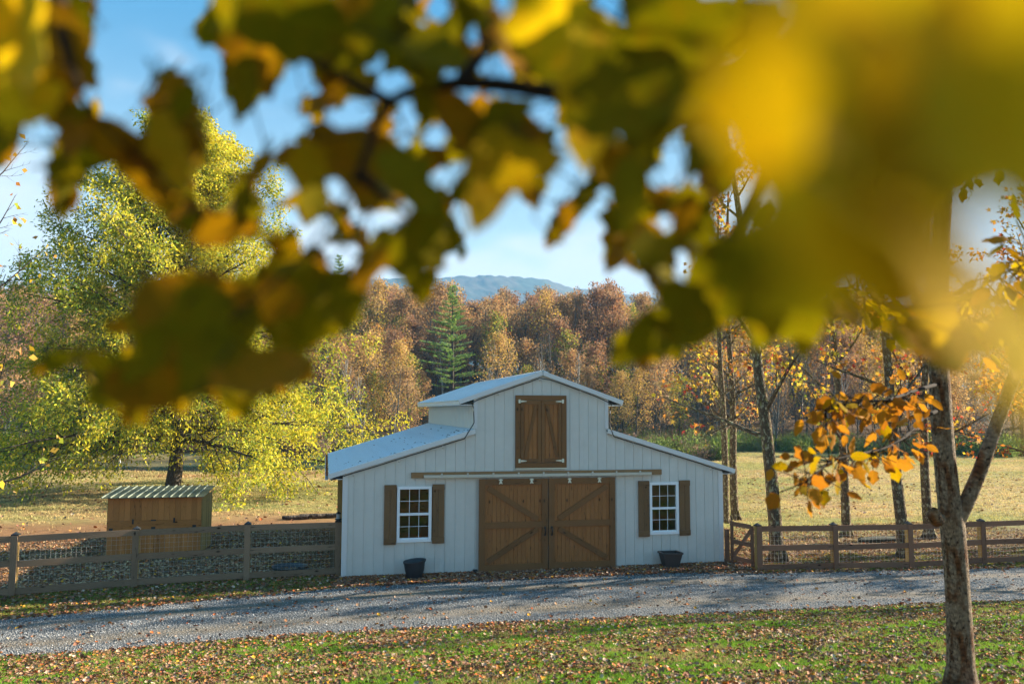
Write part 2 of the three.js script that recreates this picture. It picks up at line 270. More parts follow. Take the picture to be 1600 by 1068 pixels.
// ------------------------------------------------------------------ boards and panels
const boxes = new Map();
function boxGeo(l, w, t) {
  const key = [l, w, t].map((x) => x.toFixed(3)).join(); if (boxes.has(key)) return boxes.get(key);
  const g = new THREE.BoxGeometry(l, w, t), p = g.attributes.position, n = g.attributes.normal, uv = g.attributes.uv;
  for (let i = 0; i < p.count; i++) { const nx = Math.abs(n.getX(i)) > 0.5, ny = Math.abs(n.getY(i)) > 0.5; uv.setXY(i, nx ? p.getZ(i) + l : p.getX(i), ny ? p.getZ(i) : p.getY(i)); }
  boxes.set(key, g); return g;
}
const pick = (a, k) => Array.isArray(a) ? a[k % a.length] : a;
let boardCount = 0;
// a board from a to b, `w` wide and `t` thick, its broad face turned to `face`
function board(name, a, b, w, t, mat, parent, face = V(0, 0, 1), k = null) {
  const x = b.clone().sub(a), l = x.length(); x.normalize(); const z = face.clone().addScaledVector(x, -face.dot(x)).normalize(), y = z.clone().cross(x);
  const m = mesh(name, boxGeo(l, w, t), pick(mat, k ?? (boardCount++ * 7 + (boardCount >> 2))), parent);
  m.position.copy(a).lerp(b, 0.5); m.quaternion.setFromRotationMatrix(new THREE.Matrix4().makeBasis(x, y, z)); return m;
}
function slab(name, x0, x1, y0, y1, z0, z1, mat, parent) { const m = mesh(name, boxGeo(x1 - x0, y1 - y0, z1 - z0), mat, parent); m.position.set((x0 + x1) / 2, (y0 + y1) / 2, (z0 + z1) / 2); return m; }
function prism(pts, z0, z1) { const g = new THREE.ExtrudeGeometry(new THREE.Shape(pts.map(([x, y]) => new THREE.Vector2(x, y))), { depth: z1 - z0, bevelEnabled: false }); g.translate(0, 0, z0); return g; }

// ------------------------------------------------------------------ barn
const BARN = { D: 10.8, hr: 5.557, sr: 0.347, xu: 2.37, hw: 3.914, sw: 0.301, xc: 1.925, xe: 5.9 };
const roofTop = (x) => { const a = Math.abs(x); return a <= BARN.xc ? BARN.hr - BARN.sr * a : BARN.hw - BARN.sw * (a - 1.937); };
const barn = thing('barn', 'white ribbed metal barn with raised centre roof and brown sliding doors', 'barn');
{
  const wallTop = (x) => roofTop(x) - 0.075, pitch = 0.275, win = [[-3.603, 0.47], [3.663, 0.45]], wt = 2.369, wb = 0.875;
  for (let k = 0; k < 40; k++) { // ribbed panels of the front wall
    const x0 = -5.5 + k * pitch, x1 = x0 + pitch - 0.002, up = Math.abs((x0 + x1) / 2) < BARN.xc, top = (x) => up ? BARN.hr - BARN.sr * Math.abs(x) - 0.075 : BARN.hw - BARN.sw * (Math.abs(x) - 1.937) - 0.075;
    const w = win.find(([c, h]) => x1 > c - h + 0.03 && x0 < c + h - 0.03);
    for (const [a, b] of w ? [[-0.12, wb + 0.02], [wt - 0.02, null]] : [[-0.12, null]]) {
      const ya = a, y0 = b ?? top(x0), y1 = b ?? top(x1), peak = b === null && x0 < 0 && x1 > 0;
      const body = prism([[x0, ya], [x1, ya], [x1, y1], ...(peak ? [[0, top(0)]] : []), [x0, y0]], -0.03, 0);
      const rib = prism([[x0, ya], [x0 + 0.034, ya], [x0 + 0.034, lerp(y0, y1, 0.12)], [x0, y0]], 0, 0.019);
      const mid = prism([[x0 + 0.125, ya], [x0 + 0.150, ya], [x0 + 0.150, lerp(y0, y1, 0.5)], [x0 + 0.125, lerp(y0, y1, 0.45)]], 0, 0.0035);
      mesh('wall_panel', mergeGeometries([body, rib, mid]), M.paint, barn);
    }
  }
  // side, rear and clerestory walls
  for (const s of [-1, 1]) {
    const cw = [prism([[0, 3.7], [BARN.D, 3.7], [BARN.D, 4.80], [0, 4.80]], -0.03, 0)];
    for (let x = 0.02; x < BARN.D - 0.05; x += pitch) cw.push(prism([[x, 3.7], [x + 0.034, 3.7], [x + 0.034, 4.80], [x, 4.80]], 0, 0.018));
    const g = mergeGeometries(cw); g.rotateY(s < 0 ? -Math.PI / 2 : Math.PI / 2); g.translate(s * BARN.xc, 0, s < 0 ? -BARN.D : 0); g.translate(s * -0.004, 0, s < 0 ? 0 : -0.035);
    if (s < 0) { g.translate(0, 0, -0.035); }
    mesh('clerestory_wall', g, M.cream0 || (M.cream0 = std([0.70, 0.685, 0.61], { roughness: 0.6 })), barn);  // near-white wall, faint cream tint paints in warm bounced light
    slab('side_wall', s * 5.42 - 0.03, s * 5.42 + 0.03, -0.1, 2.72, -BARN.D + 0.05, -0.035, s < 0 ? M.pine[1] : M.paint, barn);
    if (s < 0) for (const z of [-0.32, -3.0, -5.8, -8.4, -10.6]) slab('side_post', -5.50, -5.36, -0.1, 2.72, z - 0.07, z + 0.07, M.pine[0], barn);
    for (const x of [s * 5.46]) slab('corner_trim', x - 0.07, x + 0.07, -0.1, 2.70, 0.002, 0.026, M.trim, barn);
    slab('corner_trim', s * 1.925 - 0.05, s * 1.925 + 0.05, 3.93, 4.80, 0.002, 0.03, M.trim, barn);
  }
  mesh('rear_wall', prism([[-5.45, -0.1], [5.45, -0.1], [5.45, 2.7], [1.92, 3.8], [1.92, 4.8], [0, 5.46], [-1.92, 4.8], [-1.92, 3.8], [-5.45, 2.7]], -BARN.D, -BARN.D + 0.05), M.paint, barn);
  slab('floor', -5.4, 5.4, -0.1, 0.004, -BARN.D + 0.06, -0.04, std([0.16, 0.13, 0.10]), barn);
  for (const s of [-1, 1]) { slab('stall_wall', s * 3.625 - 1.7, s * 3.625 + 1.7, 0.01, 2.6, -3.6, -3.54, M.pine[1], barn); slab('stall_wall', s * 1.925 - 0.03, s * 1.925 + 0.03, 0.01, 3.7, -BARN.D + 0.06, -0.04, M.pine[2], barn); }
  // roof sheets: 12 along the depth on each of the four slopes, each with its standing rib
  const n = 12, dz = (BARN.D + 0.12) / n;
  for (const [xa, ya, xb, yb] of [[-BARN.xe, roofTop(-BARN.xe), -1.94, BARN.hw], [-2.40, BARN.hr - BARN.sr * 2.40, -0.01, BARN.hr], [BARN.xe, roofTop(BARN.xe), 1.94, BARN.hw], [2.40, BARN.hr - BARN.sr * 2.40, 0.01, BARN.hr]]) {
    const nx = -(yb - ya), ny = xb - xa, l = Math.hypot(nx, ny) * Math.sign(ny), ux = nx / l, uy = ny / l, t = 0.03;
    const q = [[xa, ya], [xb, yb], [xb - ux * t, yb - uy * t], [xa - ux * t, ya - uy * t]], rb = [[xa, ya], [xb, yb], [xb + ux * 0.02, yb + uy * 0.02], [xa + ux * 0.02, ya + uy * 0.02]];
    const pts = ny < 0 ? q : [...q].reverse(), rib = ny < 0 ? [...rb].reverse() : rb;
    const g = mergeGeometries([prism(pts, 0, dz - 0.003), prism(rib, 0, 0.03), prism(rib, dz * 0.33, dz * 0.33 + 0.02), prism(rib, dz * 0.66, dz * 0.66 + 0.02)]);
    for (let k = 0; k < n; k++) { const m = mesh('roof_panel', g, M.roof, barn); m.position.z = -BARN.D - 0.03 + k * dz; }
    board('rake_trim', V(xa, ya - 0.055, 0.075), V(xb, yb - 0.055, 0.075), 0.125, 0.05, M.trim, barn);
    board('eave_fascia', V(xa + Math.sign(xb - xa) * 0.03, ya - 0.075, 0.05), V(xa + Math.sign(xb - xa) * 0.03, ya - 0.075, -BARN.D - 0.05), 0.10, 0.03, M.trim, barn, V(Math.sign(xa), 0, 0));
    if (Math.abs(xa) < 3) board('soffit', V((xa + Math.sign(xa) * 1.96) / 2, ya - 0.13, 0.04), V((xa + Math.sign(xa) * 1.96) / 2, ya - 0.13, -BARN.D - 0.04), Math.abs(xa) - 1.96, 0.02, M.trim, barn, V(0, 1, 0));
    else board('soffit', V(xa * 0.965, ya - 0.13, 0.04), V(xa * 0.965, ya - 0.13, -BARN.D), 0.36, 0.02, M.trim, barn, V(0, 1, 0));
  }
  const cap = mergeGeometries([-1, 1].map((s) => prism(s < 0 ? [[-0.16, BARN.hr - 0.045], [0, BARN.hr + 0.012], [0, BARN.hr + 0.03], [-0.16, BARN.hr - 0.025]] : [[0.16, BARN.hr - 0.045], [0.16, BARN.hr - 0.025], [0, BARN.hr + 0.03], [0, BARN.hr + 0.012]], -BARN.D - 0.06, 0.1)));
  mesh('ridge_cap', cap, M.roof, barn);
  // gutter on the left eave
  const gp = [[-6.0, 2.58], [-5.905, 2.58], [-5.905, 2.66], [-5.92, 2.66], [-5.92, 2.595], [-5.985, 2.595], [-5.985, 2.68], [-6.0, 2.68]];
  mesh('gutter', prism(gp, -BARN.D - 0.03, 0.08), M.trim, barn);

  // sliding doors
  const door = (xa, xb, hand) => {
    const p = new THREE.Group(); p.name = 'sliding_door'; barn.add(p); const y0 = 0.035, y1 = 2.545, z = 0.07, fz = 0.105, w = 0.17, cnt = 14;
    const pw = (xb - xa - 2 * w + 0.06) / cnt;
    for (let k = 0; k < cnt; k++) { const x = xa + w - 0.03 + (k + 0.5) * pw; board('plank', V(x, y0 + 0.08, z), V(x, y1 - 0.08, z), pw - 0.005, 0.03, M.doorPlank, p, undefined, (k * 5 + (hand > 0 ? 2 : 0)) % 4); }
    slab('door_backing', xa + 0.02, xb - 0.02, y0 + 0.02, y1 - 0.02, 0.034, 0.052, M.dark, p);
    for (const x of [xa + w / 2, xb - w / 2]) board('stile', V(x, y0, fz), V(x, y1, fz), w, 0.04, M.doorFrame, p);
    for (const [y, hw] of [[y0 + 0.085, 0.17], [y1 - 0.085, 0.17], [1.27, 0.17]]) board('rail', V(xa + w + 0.002, y, fz), V(xb - w - 0.002, y, fz), hw, 0.036, M.doorFrame, p);
    const out = hand < 0 ? xa + w + 0.08 : xb - w - 0.08, inn = hand < 0 ? xb - w - 0.12 : xa + w + 0.12;
    board('brace', V(out, y1 - 0.25, fz - 0.003), V(inn, 1.41, fz - 0.003), 0.15, 0.034, M.doorFrame, p); board('brace', V(out, y0 + 0.25, fz - 0.003), V(inn, 1.14, fz - 0.003), 0.15, 0.034, M.doorFrame, p);
    const hx = hand < 0 ? xb - w / 2 : xa + w / 2, hb = new Build(), path = [V(hx, 0.98, fz + 0.02), V(hx, 0.99, fz + 0.075), V(hx, 1.08, fz + 0.085), V(hx, 1.17, fz + 0.075), V(hx, 1.18, fz + 0.02)];
    hb.tube(path, [0.016, 0.016, 0.018, 0.016, 0.016], 6); mesh('handle', mergeGeometries([hb.geo(), new THREE.BoxGeometry(0.05, 0.06, 0.012).translate(hx, 0.98, fz + 0.026), new THREE.BoxGeometry(0.05, 0.06, 0.012).translate(hx, 1.18, fz + 0.026)]), M.iron, p);
    for (const f of [0.31, 0.76]) { const x = lerp(xa, xb, f), y = 2.5; // trolley hangers
      mesh('hanger', mergeGeometries([new THREE.BoxGeometry(0.05, 0.13, 0.012).translate(x, y - 0.02, fz + 0.028), new THREE.BoxGeometry(0.11, 0.035, 0.014).translate(x, y + 0.015, fz + 0.03), new THREE.BoxGeometry(0.022, 0.07, 0.012).rotateZ(0.35).translate(x + 0.03, y - 0.065, fz + 0.028), new THREE.BoxGeometry(0.022, 0.07, 0.012).rotateZ(-0.35).translate(x - 0.03, y - 0.065, fz + 0.028)]), M.cream, p);
    }
  };
  door(-1.83, 0.135, -1); door(0.162, 2.13, 1);
  board('track_board', V(-3.70, 2.672, 0.05), V(3.58, 2.672, 0.05), 0.15, 0.055, M.raw[0], barn);
  board('track', V(-3.36, 2.635, 0.118), V(3.24, 2.635, 0.118), 0.075, 0.07, std([0.55, 0.52, 0.43], { metalness: 0.3, roughness: 0.5 }), barn);
  for (let k = 0; k < 9; k++) slab('track_bracket', -2.9 + k * 0.72, -2.85 + k * 0.72, 2.59, 2.72, 0.155, 0.163, M.steel, barn);
  slab('door_guide', -1.98, -1.86, 0.0, 0.09, 0.02, 0.13, M.iron, barn);

  // loft doors
  const loft = new THREE.Group(); loft.name = 'loft_door'; barn.add(loft); const lx0 = -0.79, lx1 = 0.70, ly0 = 2.83, ly1 = 4.87;
  for (const [a, b] of [[V(lx0, ly1 - 0.07, 0.055), V(lx1, ly1 - 0.07, 0.055)], [V(lx0, ly0 + 0.07, 0.055), V(lx1, ly0 + 0.07, 0.055)], [V(lx0 + 0.07, ly0 + 0.142, 0.055), V(lx0 + 0.07, ly1 - 0.142, 0.055)], [V(lx1 - 0.07, ly0 + 0.142, 0.055), V(lx1 - 0.07, ly1 - 0.142, 0.055)]]) board('casing', a, b, 0.14, 0.05, M.doorFrame, loft);
  slab('sill', lx0 + 0.005, lx1 - 0.005, ly0 - 0.03, ly0 - 0.002, 0.022, 0.09, M.cream, loft);
  for (const s of [-1, 1]) {
    const a = s < 0 ? lx0 + 0.15 : -0.04, b = s < 0 ? -0.05 : lx1 - 0.15, y0 = ly0 + 0.15, y1 = ly1 - 0.15, pw = (b - a) / 5;
    for (let k = 0; k < 5; k++) board('plank', V(a + (k + 0.5) * pw, y0, 0.042), V(a + (k + 0.5) * pw, y1, 0.042), pw - 0.006, 0.03, M.doorPlank, loft);
    for (const x of [a + 0.045, b - 0.045]) board('stile', V(x, y0, 0.072), V(x, y1, 0.072), 0.09, 0.028, M.doorFrame, loft);
    for (const y of [y0 + 0.055, y1 - 0.055]) board('rail', V(a + 0.092, y, 0.072), V(b - 0.092, y, 0.072), 0.11, 0.026, M.doorFrame, loft);
    board('brace', V(s < 0 ? a + 0.13 : b - 0.13, y0 + 0.14, 0.0715), V(s < 0 ? b - 0.15 : a + 0.15, y1 - 0.14, 0.0715), 0.09, 0.024, M.doorFrame, loft);
    for (const y of [y0 + 0.05, y1 - 0.02]) { const x = s < 0 ? a : b; mesh('hinge', mergeGeometries([new THREE.BoxGeometry(0.06, 0.11, 0.01).translate(x + s * 0.04, y, 0.092), prism([[x, y - 0.028], [x, y + 0.028], [x - s * 0.17, y + 0.008], [x - s * 0.17, y - 0.008]].sort(() => 0), 0.086, 0.096)]), M.cream, loft); }
  }

  // windows with shutters
  for (const [c, hw] of win) {
    const w = new THREE.Group(); w.name = 'window'; barn.add(w); const x0 = c - hw, x1 = c + hw, fw = 0.075, m = (wt + wb) / 2;
    for (const [a, b, e, f] of [[x0, x1, wt - fw, wt], [x0, x1, wb, wb + fw], [x0, x0 + fw, wb + fw + 0.001, wt - fw - 0.001], [x1 - fw, x1, wb + fw + 0.001, wt - fw - 0.001]]) slab('frame', a, b, e, f, -0.05, 0.045, M.vinyl, w);
    slab('meeting_rail', x0 + fw + 0.001, x1 - fw - 0.001, m - 0.032, m + 0.032, -0.02, 0.03, M.vinyl, w);
    slab('sash', x0 + fw + 0.001, x1 - fw - 0.001, wb + fw + 0.001, wb + fw + 0.035, -0.045, 0.005, M.vinyl, w);
    const iw = (hw - fw) * 2 / 3;
    for (const [y0, y1, z] of [[m + 0.032, wt - fw, 0.0], [wb + fw + 0.035, m - 0.032, -0.03]]) {
      const yc = (y0 + y1) / 2;
      for (let k = 0; k < 3; k++) for (const [ya, yb] of [[y0, yc], [yc, y1]]) { const q = mesh('pane', new THREE.PlaneGeometry(iw - 0.010, yb - ya - 0.010), M.glass, w); q.position.set(x0 + fw + (k + 0.5) * iw, (ya + yb) / 2, z); }
      for (let k = 1; k < 3; k++) slab('muntin', x0 + fw + k * iw - 0.006, x0 + fw + k * iw + 0.006, y0, y1, z - 0.006, z + 0.006, M.vinyl, w);
      slab('muntin', x0 + fw, x1 - fw, yc - 0.006, yc + 0.006, z - 0.0075, z + 0.0075, M.vinyl, w);
    }
    for (const s of [-1, 1]) {
      const h = new THREE.Group(); h.name = 'shutter'; barn.add(h); const a = s < 0 ? x0 - 0.35 : x1 + 0.02, pw = 0.165;
      for (let k = 0; k < 2; k++) board('plank', V(a + (k + 0.5) * pw, 0.825, 0.04), V(a + (k + 0.5) * pw, 2.42, 0.04), pw - 0.006, 0.03, M.shutter, h);
      for (const y of [0.915, 2.34]) board('batten', V(a, y, 0.067), V(a + 0.33, y, 0.067), 0.15, 0.022, M.shutter, h);
    }
  }
}
{ // string of bulbs along the gable edges
  const t = thing('string_lights', 'dark wire of unlit bulbs strung along the barn gable edge', 'string lights'); const b = new Build(), pts = [];
  const add = (x, y) => pts.push(V(x, y, 0.115)); const r = mulberry(2);
  for (let x = -5.85; x <= -1.98; x += 0.3) add(x, roofTop(x) - 0.155 - 0.015 * r()); add(-1.98, 4.1); add(-2.0, 4.5); add(-2.05, 4.64);
  for (let x = -1.9; x <= 1.9; x += 0.3) add(x, roofTop(x) - 0.16 - 0.015 * r()); add(2.05, 4.64); add(2.0, 4.45); add(1.98, 4.05);
  for (let x = 2.1; x <= 5.85; x += 0.3) add(x, roofTop(x) - 0.155 - 0.015 * r());
  b.tube(pts, pts.map(() => 0.013), 4); mesh('wire', b.geo(), M.iron, t);
  pts.forEach((p, k) => { if (k % 4 === 2) { const m = mesh('bulb', new THREE.LatheGeometry([[0, -0.09], [0.016, -0.08], [0.022, -0.06], [0.014, -0.035], [0.013, 0]].map(([x, y]) => new THREE.Vector2(x, y)), 8), M.bulb, t); m.position.copy(p).add(V(0, -0.005, 0)); } });
}
// planters
{
  const t = thing('planter', 'round black resin planter with tilted rim under the left barn window', 'planter', [-3.62, 0.005, 0.42], 0.2, 'planters by the barn wall');
  const pot = new THREE.LatheGeometry([[0.001, 0], [0.19, 0], [0.2, 0.015], [0.255, 0.2], [0.285, 0.40], [0.30, 0.405], [0.305, 0.45], [0.29, 0.455], [0.275, 0.41], [0.245, 0.33], [0.001, 0.33]].map(([x, y]) => new THREE.Vector2(x, y)), 28);
  { const p = pot.attributes.position; for (let i = 0; i < p.count; i++) if (p.getY(i) > 0.3) p.setY(i, p.getY(i) + p.getX(i) * 0.10); pot.computeVertexNormals(); }
  mesh('pot', pot, M.resin, t); const s = mesh('potting_soil', new THREE.CircleGeometry(0.245, 20).rotateX(-Math.PI / 2), M.soil, t); s.position.y = 0.337;
  const u = thing('planter', 'square tapered brown planter under the right barn window', 'planter', [3.68, 0.005, 0.4], 0, 'planters by the barn wall');
  const box = new THREE.CylinderGeometry(0.40, 0.27, 0.40, 4, 3, true).rotateY(Math.PI / 4); box.translate(0, 0.2, 0); box.scale(1, 1, 0.75);
  mesh('pot', box, std([0.05, 0.041, 0.037], { roughness: 0.6, side: THREE.DoubleSide, flatShading: true }), u);
  for (const [a, b] of [[[-0.29, 0.22], [0.29, 0.22]], [[-0.29, -0.22], [0.29, -0.22]], [[-0.29, -0.195], [-0.29, 0.195]], [[0.29, -0.195], [0.29, 0.195]]]) board('rim', V(a[0], 0.405, a[1]), V(b[0], 0.405, b[1]), 0.05, 0.045, M.resinBrown, u, V(0, 1, 0));
  const q = mesh('potting_soil', boxGeo(0.44, 0.01, 0.33), M.soil, u); q.position.y = 0.30; const e = mesh('pot_base', boxGeo(0.37, 0.02, 0.27), M.resinBrown, u); e.position.y = 0.011;
}

// ------------------------------------------------------------------ small wooden shelter in the paddock
{
  const t = thing('wooden_shelter', 'small plank shelter with sloping ribbed roof behind the left fence', 'shelter', [-12.42, 0, -4.65], -0.035);
  const W = 2.72, D = 1.85, hf = 1.76, hb = 1.90, rng = mulberry(9); let x = 0, k = 0;
  const floorY = 0.02; t.position.y = ground(-11, -5.2);
  for (const [a, b, z] of [[1.06, hf - 0.02, 0.0], [floorY, 0.76, 0.002]]) { x = 0.01; k = a > 1 ? 0 : 3; while (x < W - 0.05) { const w = Math.min(0.145 + rng() * 0.03, W - 0.01 - x); board('plank', V(x + w / 2, a, z), V(x + w / 2, b, z + (rng() - 0.5) * 0.008), w - 0.006, 0.022, M.shed, t, undefined, Math.floor(rng() * 5)); x += w; k++; } }
  board('plank', V(0.0, 0.975, 0.012), V(W, 0.975, 0.012), 0.16, 0.03, M.shed, t, undefined, 1); board('plank', V(0.0, 0.835, 0.012), V(W, 0.835, 0.012), 0.115, 0.03, M.shed, t, undefined, 3);
  for (const [hx, hy, w, h] of [[0.12, 0.80, 0.11, 0.085], [1.33, 0.82, 0.12, 0.09], [2.52, 0.85, 0.11, 0.1], [0.74, 1.03, 0.05, 0.15], [1.93, 1.05, 0.05, 0.15], [1.33, 1.06, 0.15, 0.04]]) slab('hinge_plate', hx - w / 2, hx + w / 2, hy - h / 2, hy + h / 2, 0.029, 0.037, M.iron, t);
  for (const sx of [0, W]) { x = 0.02; while (x < D - 0.06) { const w = Math.min(0.18, D - x), y = lerp(hf, hb, (x + w / 2) / D) - 0.02; board('side_board', V(sx, floorY, -x - w / 2), V(sx, y, -x - w / 2), w - 0.006, 0.025, M.pine, t, V(1, 0, 0), Math.floor(rng() * 3)); x += w; } }
  for (const [px, pz, h] of [[0.06, -0.07, hf], [W - 0.06, -0.07, hf], [0.06, -D + 0.06, hb], [W - 0.06, -D + 0.06, hb]]) slab('corner_post', px - 0.045, px + 0.045, floorY, h - 0.03, pz - 0.045, pz + 0.045, M.pine[0], t);
  slab('rear_boards', 0.02, W - 0.02, floorY, hb - 0.03, -D - 0.02, -D + 0.012, M.shed[1], t);
  const n = 12, rw = (W + 0.22) / n, green = std([0.045, 0.06, 0.042], { roughness: 0.5, map: metalT });
  for (let i = 0; i < n; i++) { const xx = -0.14 + (i + 0.5) * rw; board('roof_sheet', V(xx, hf - 0.005, 0.17), V(xx, hb + 0.02, -D - 0.12), rw - 0.002, 0.012, green, t, V(0, 1, 0)); board('roof_rib', V(xx - rw / 2, hf + 0.018, 0.175), V(xx - rw / 2, hb + 0.043, -D - 0.12), 0.024, 0.03, std([0.22, 0.25, 0.19], { roughness: 0.5 }), t, V(0, 1, 0)); }
}

// ------------------------------------------------------------------ fences and gate
function fence(name, label, posts, hs, ph, woodSet, railFace, wire, capMat, postFace) {
  const t = thing(name, label, 'fence'); const P = posts.map(([x, z]) => V(x, ground(x, z), z));
  P.forEach((p, k) => {
    slab('post', p.x - 0.07, p.x + 0.07, p.y - 0.15, p.y + ph, p.z - 0.09, p.z + 0.05, M.pine[k % 3], t);
    if (postFace) board('post_face', V(p.x, p.y + 0.02, p.z + 0.083), V(p.x, p.y + ph - 0.005, p.z + 0.083), 0.15, 0.022, woodSet, t);
    mesh('post_cap', mergeGeometries([new THREE.BoxGeometry(0.17, 0.03, 0.17).toNonIndexed(), new THREE.ConeGeometry(0.11, 0.06, 4).rotateY(Math.PI / 4).translate(0, 0.045, 0).toNonIndexed()]), capMat, t).position.set(p.x, p.y + ph + 0.016, p.z - 0.02);
    if (!k) return; const a = P[k - 1];
    hs.forEach((h, j) => { const r = mulberry(k * 17 + j), e = 0.02 * (r() - 0.5); board('rail', V(a.x + 0.0, a.y + h + e, a.z + 0.0615), V(p.x - 0.004, p.y + h - e, p.z + 0.0615), 0.15, 0.022, woodSet, t, V(0, 0, 1)); });
    if (wire) { // welded wire behind the rails
      const b = new Build(), L = Math.hypot(p.x - a.x, p.z - a.z), n = Math.floor(L / 0.11), q = (f, h) => V(lerp(a.x, p.x, f), lerp(a.y, p.y, f) + h, lerp(a.z, p.z, f) + 0.045);
      for (let i = 1; i < n; i++) b.tube([q(i / n, 0.08), q(i / n, hs[0] + 0.02)], [0.0017, 0.0017], 3);
      for (let h = 0.12; h < hs[0]; h += 0.12) b.tube([q(0.02, h), q(0.98, h)], [0.0017, 0.0017], 3);
      mesh('wire_mesh', b.geo(), M.wire, t);
    }
  });
  return t;
}
fence('board_fence', 'weathered three-rail wooden fence with wire mesh left of the barn', [[-18.6, 1.7], [-15.9, 1.15], [-13.2, 0.68], [-10.6, 0.2], [-7.95, -0.18], [-5.62, -0.32]], [1.36, 0.77, 0.14], 1.43, M.fenceA, 0, true, M.iron, true);
fence('board_fence', 'reddish brown three-rail wooden fence right of the barn', [[5.95, 1.28], [8.2, 1.5], [10.45, 1.75], [12.9, 1.75], [15.3, 1.75], [17.7, 1.8], [20.1, 1.9]], [1.17, 0.64, 0.12], 1.24, M.fenceB, 0, true, M.iron, true);
{
  const t = thing('garden_gate', 'small wooden gate with diagonal brace between barn and right fence', 'gate'), a = V(5.66, ground(5.7, 0.3), 0.2), b = V(5.93, ground(5.9, 1.1), 1.14), d = b.clone().sub(a).setY(0).normalize(), f = V(-d.z, 0, d.x).multiplyScalar(-1), q = (s, h, o = 0) => a.clone().addScaledVector(d, s).add(V(0, h, 0)).addScaledVector(f, o), L = 0.93;
  for (const s of [0.06, L - 0.06]) board('stile', q(s, 0.06), q(s, 1.25 - s * 0.06), 0.1, 0.04, M.fenceB, t, f);
  for (const h of [0.2, 0.66, 1.17]) board('rail', q(0.115, h), q(L - 0.115, h), 0.12, 0.035, M.fenceB, t, f);
  board('brace', q(0.10, 0.26, 0.036), q(L - 0.1, 1.12, 0.036), 0.1, 0.03, M.fenceB, t, f);
  for (const h of [0.28, 0.75, 1.12]) { board('hinge', q(-0.06, h, 0.034), q(0.16, h, 0.034), 0.045, 0.012, M.iron, t, f); }
  board('latch', q(L - 0.12, 1.1, 0.04), q(L + 0.02, 1.1, 0.04), 0.05, 0.02, M.iron, t, f);
  slab('hinge_post', 5.545, 5.655, -0.15, 0.98, 0.03, 0.14, M.fenceB[1], t);
}
{ // lantern on the last post by the barn, tub, timber, wood pile
  const y = ground(-5.62, -0.32) + 1.50, t = thing('post_lantern', 'small grey solar lantern on the fence post at the barn corner', 'lantern', [-5.62, y, -0.3]);
  mesh('lantern_base', new THREE.CylinderGeometry(0.09, 0.1, 0.03, 8).translate(0, 0.015, 0), M.iron, t); mesh('lantern_body', new THREE.CylinderGeometry(0.055, 0.06, 0.13, 8).translate(0, 0.095, 0), std([0.3, 0.31, 0.32], { roughness: 0.3 }), t); mesh('lantern_roof', new THREE.ConeGeometry(0.085, 0.06, 8).translate(0, 0.19, 0), M.iron, t);
  const u = thing('feed_tub', 'low black rubber tub lying behind the left fence near barn', 'tub', [-6.9, ground(-6.9, -1.3), -1.3]); mesh('tub_body', new THREE.LatheGeometry([[0.001, 0], [0.4, 0], [0.48, 0.11], [0.50, 0.12], [0.49, 0.13], [0.45, 0.11], [0.38, 0.03], [0.001, 0.03]].map(([x, y]) => new THREE.Vector2(x, y)), 24), M.resin, u);
  const l = thing('fallen_log', 'dark mossy log lying in the field behind the right fence', 'log', [12.4, ground(12.6, -2.4) + 0.08, -2.4], 0.1), b = new Build(); b.tube([V(-0.75, 0, 0), V(-0.7, 0.01, 0), V(0, 0.02, 0.03), V(0.75, 0, -0.02), V(0.8, 0, -0.02)], [0.02, 0.11, 0.115, 0.1, 0.02], 9); mesh('log_wood', b.geo(), std([0.07, 0.085, 0.045], { map: barkT }), l);
  const rng = mulberry(4); for (let k = 0; k < 5; k++) { const w = new Build(), x = -7.6 + k * 0.42 + rng() * 0.2, z = -12.2 - rng() * 0.8, len = 0.4 + rng() * 0.5, r = 0.07 + rng() * 0.04; const o = thing('firewood_log', ['leftmost small cut log lying in the field beside the barn', 'second small cut log from the left beside the barn', 'middle small cut log of five lying beside the barn', 'fourth small cut log lying in the field beside the barn', 'cut log closest to the barn side wall in the field'][k], 'log', [x, ground(x, z) + r, z], rng() * 0.6 - 0.3, 'cut logs beside the barn'); w.tube([V(-len / 2, 0, 0), V(-len / 2 + 0.01, 0, 0), V(len / 2 - 0.01, 0.01, 0), V(len / 2, 0.01, 0)], [0.01, r, r * 0.95, 0.01], 8); mesh('log_wood', w.geo(), M.bark, o); }
}
{ // stakes of the wire fence along the pond, and a rail fence
  const names = ['leftmost white topped fence stake at the pond edge', 'second white topped fence stake from the left by pond', 'third white topped fence stake at the pond edge', 'white topped fence stake at pond behind the yellow-green tree'];
  [7, 53, 98, 186].forEach((px, k) => { const q = at(px, 747, 58); const t = thing('fence_stake', names[k], 'stake', [q.x, ground(q.x, q.z), q.z], 0, 'stakes along the pond'); mesh('stake_rod', new THREE.CylinderGeometry(0.015, 0.015, 0.75, 5).translate(0, 0.37, 0), M.steel, t); mesh('insulator', new THREE.CylinderGeometry(0.04, 0.045, 0.2, 6).translate(0, 0.8, 0), M.vinyl, t); });
  const t = thing('rail_fence', 'short grey wooden rail fence by the pond under the yellow-green tree', 'fence'); const P = [[362, 738], [400, 737], [421, 735], [440, 734]].map(([x, y]) => { const q = at(x, y, 62); return V(q.x, ground(q.x, q.z), q.z); });
  P.forEach((p, k) => { slab('post', p.x - 0.06, p.x + 0.06, p.y - 0.2, p.y + 1.0, p.z - 0.06, p.z + 0.06, M.fenceA[0], t); if (k) for (const h of [0.45, 0.9]) board('rail', P[k - 1].clone().add(V(0.0, h, 0.08)), p.clone().add(V(0, h, 0.08)), 0.11, 0.05, M.fenceA, t); });
}
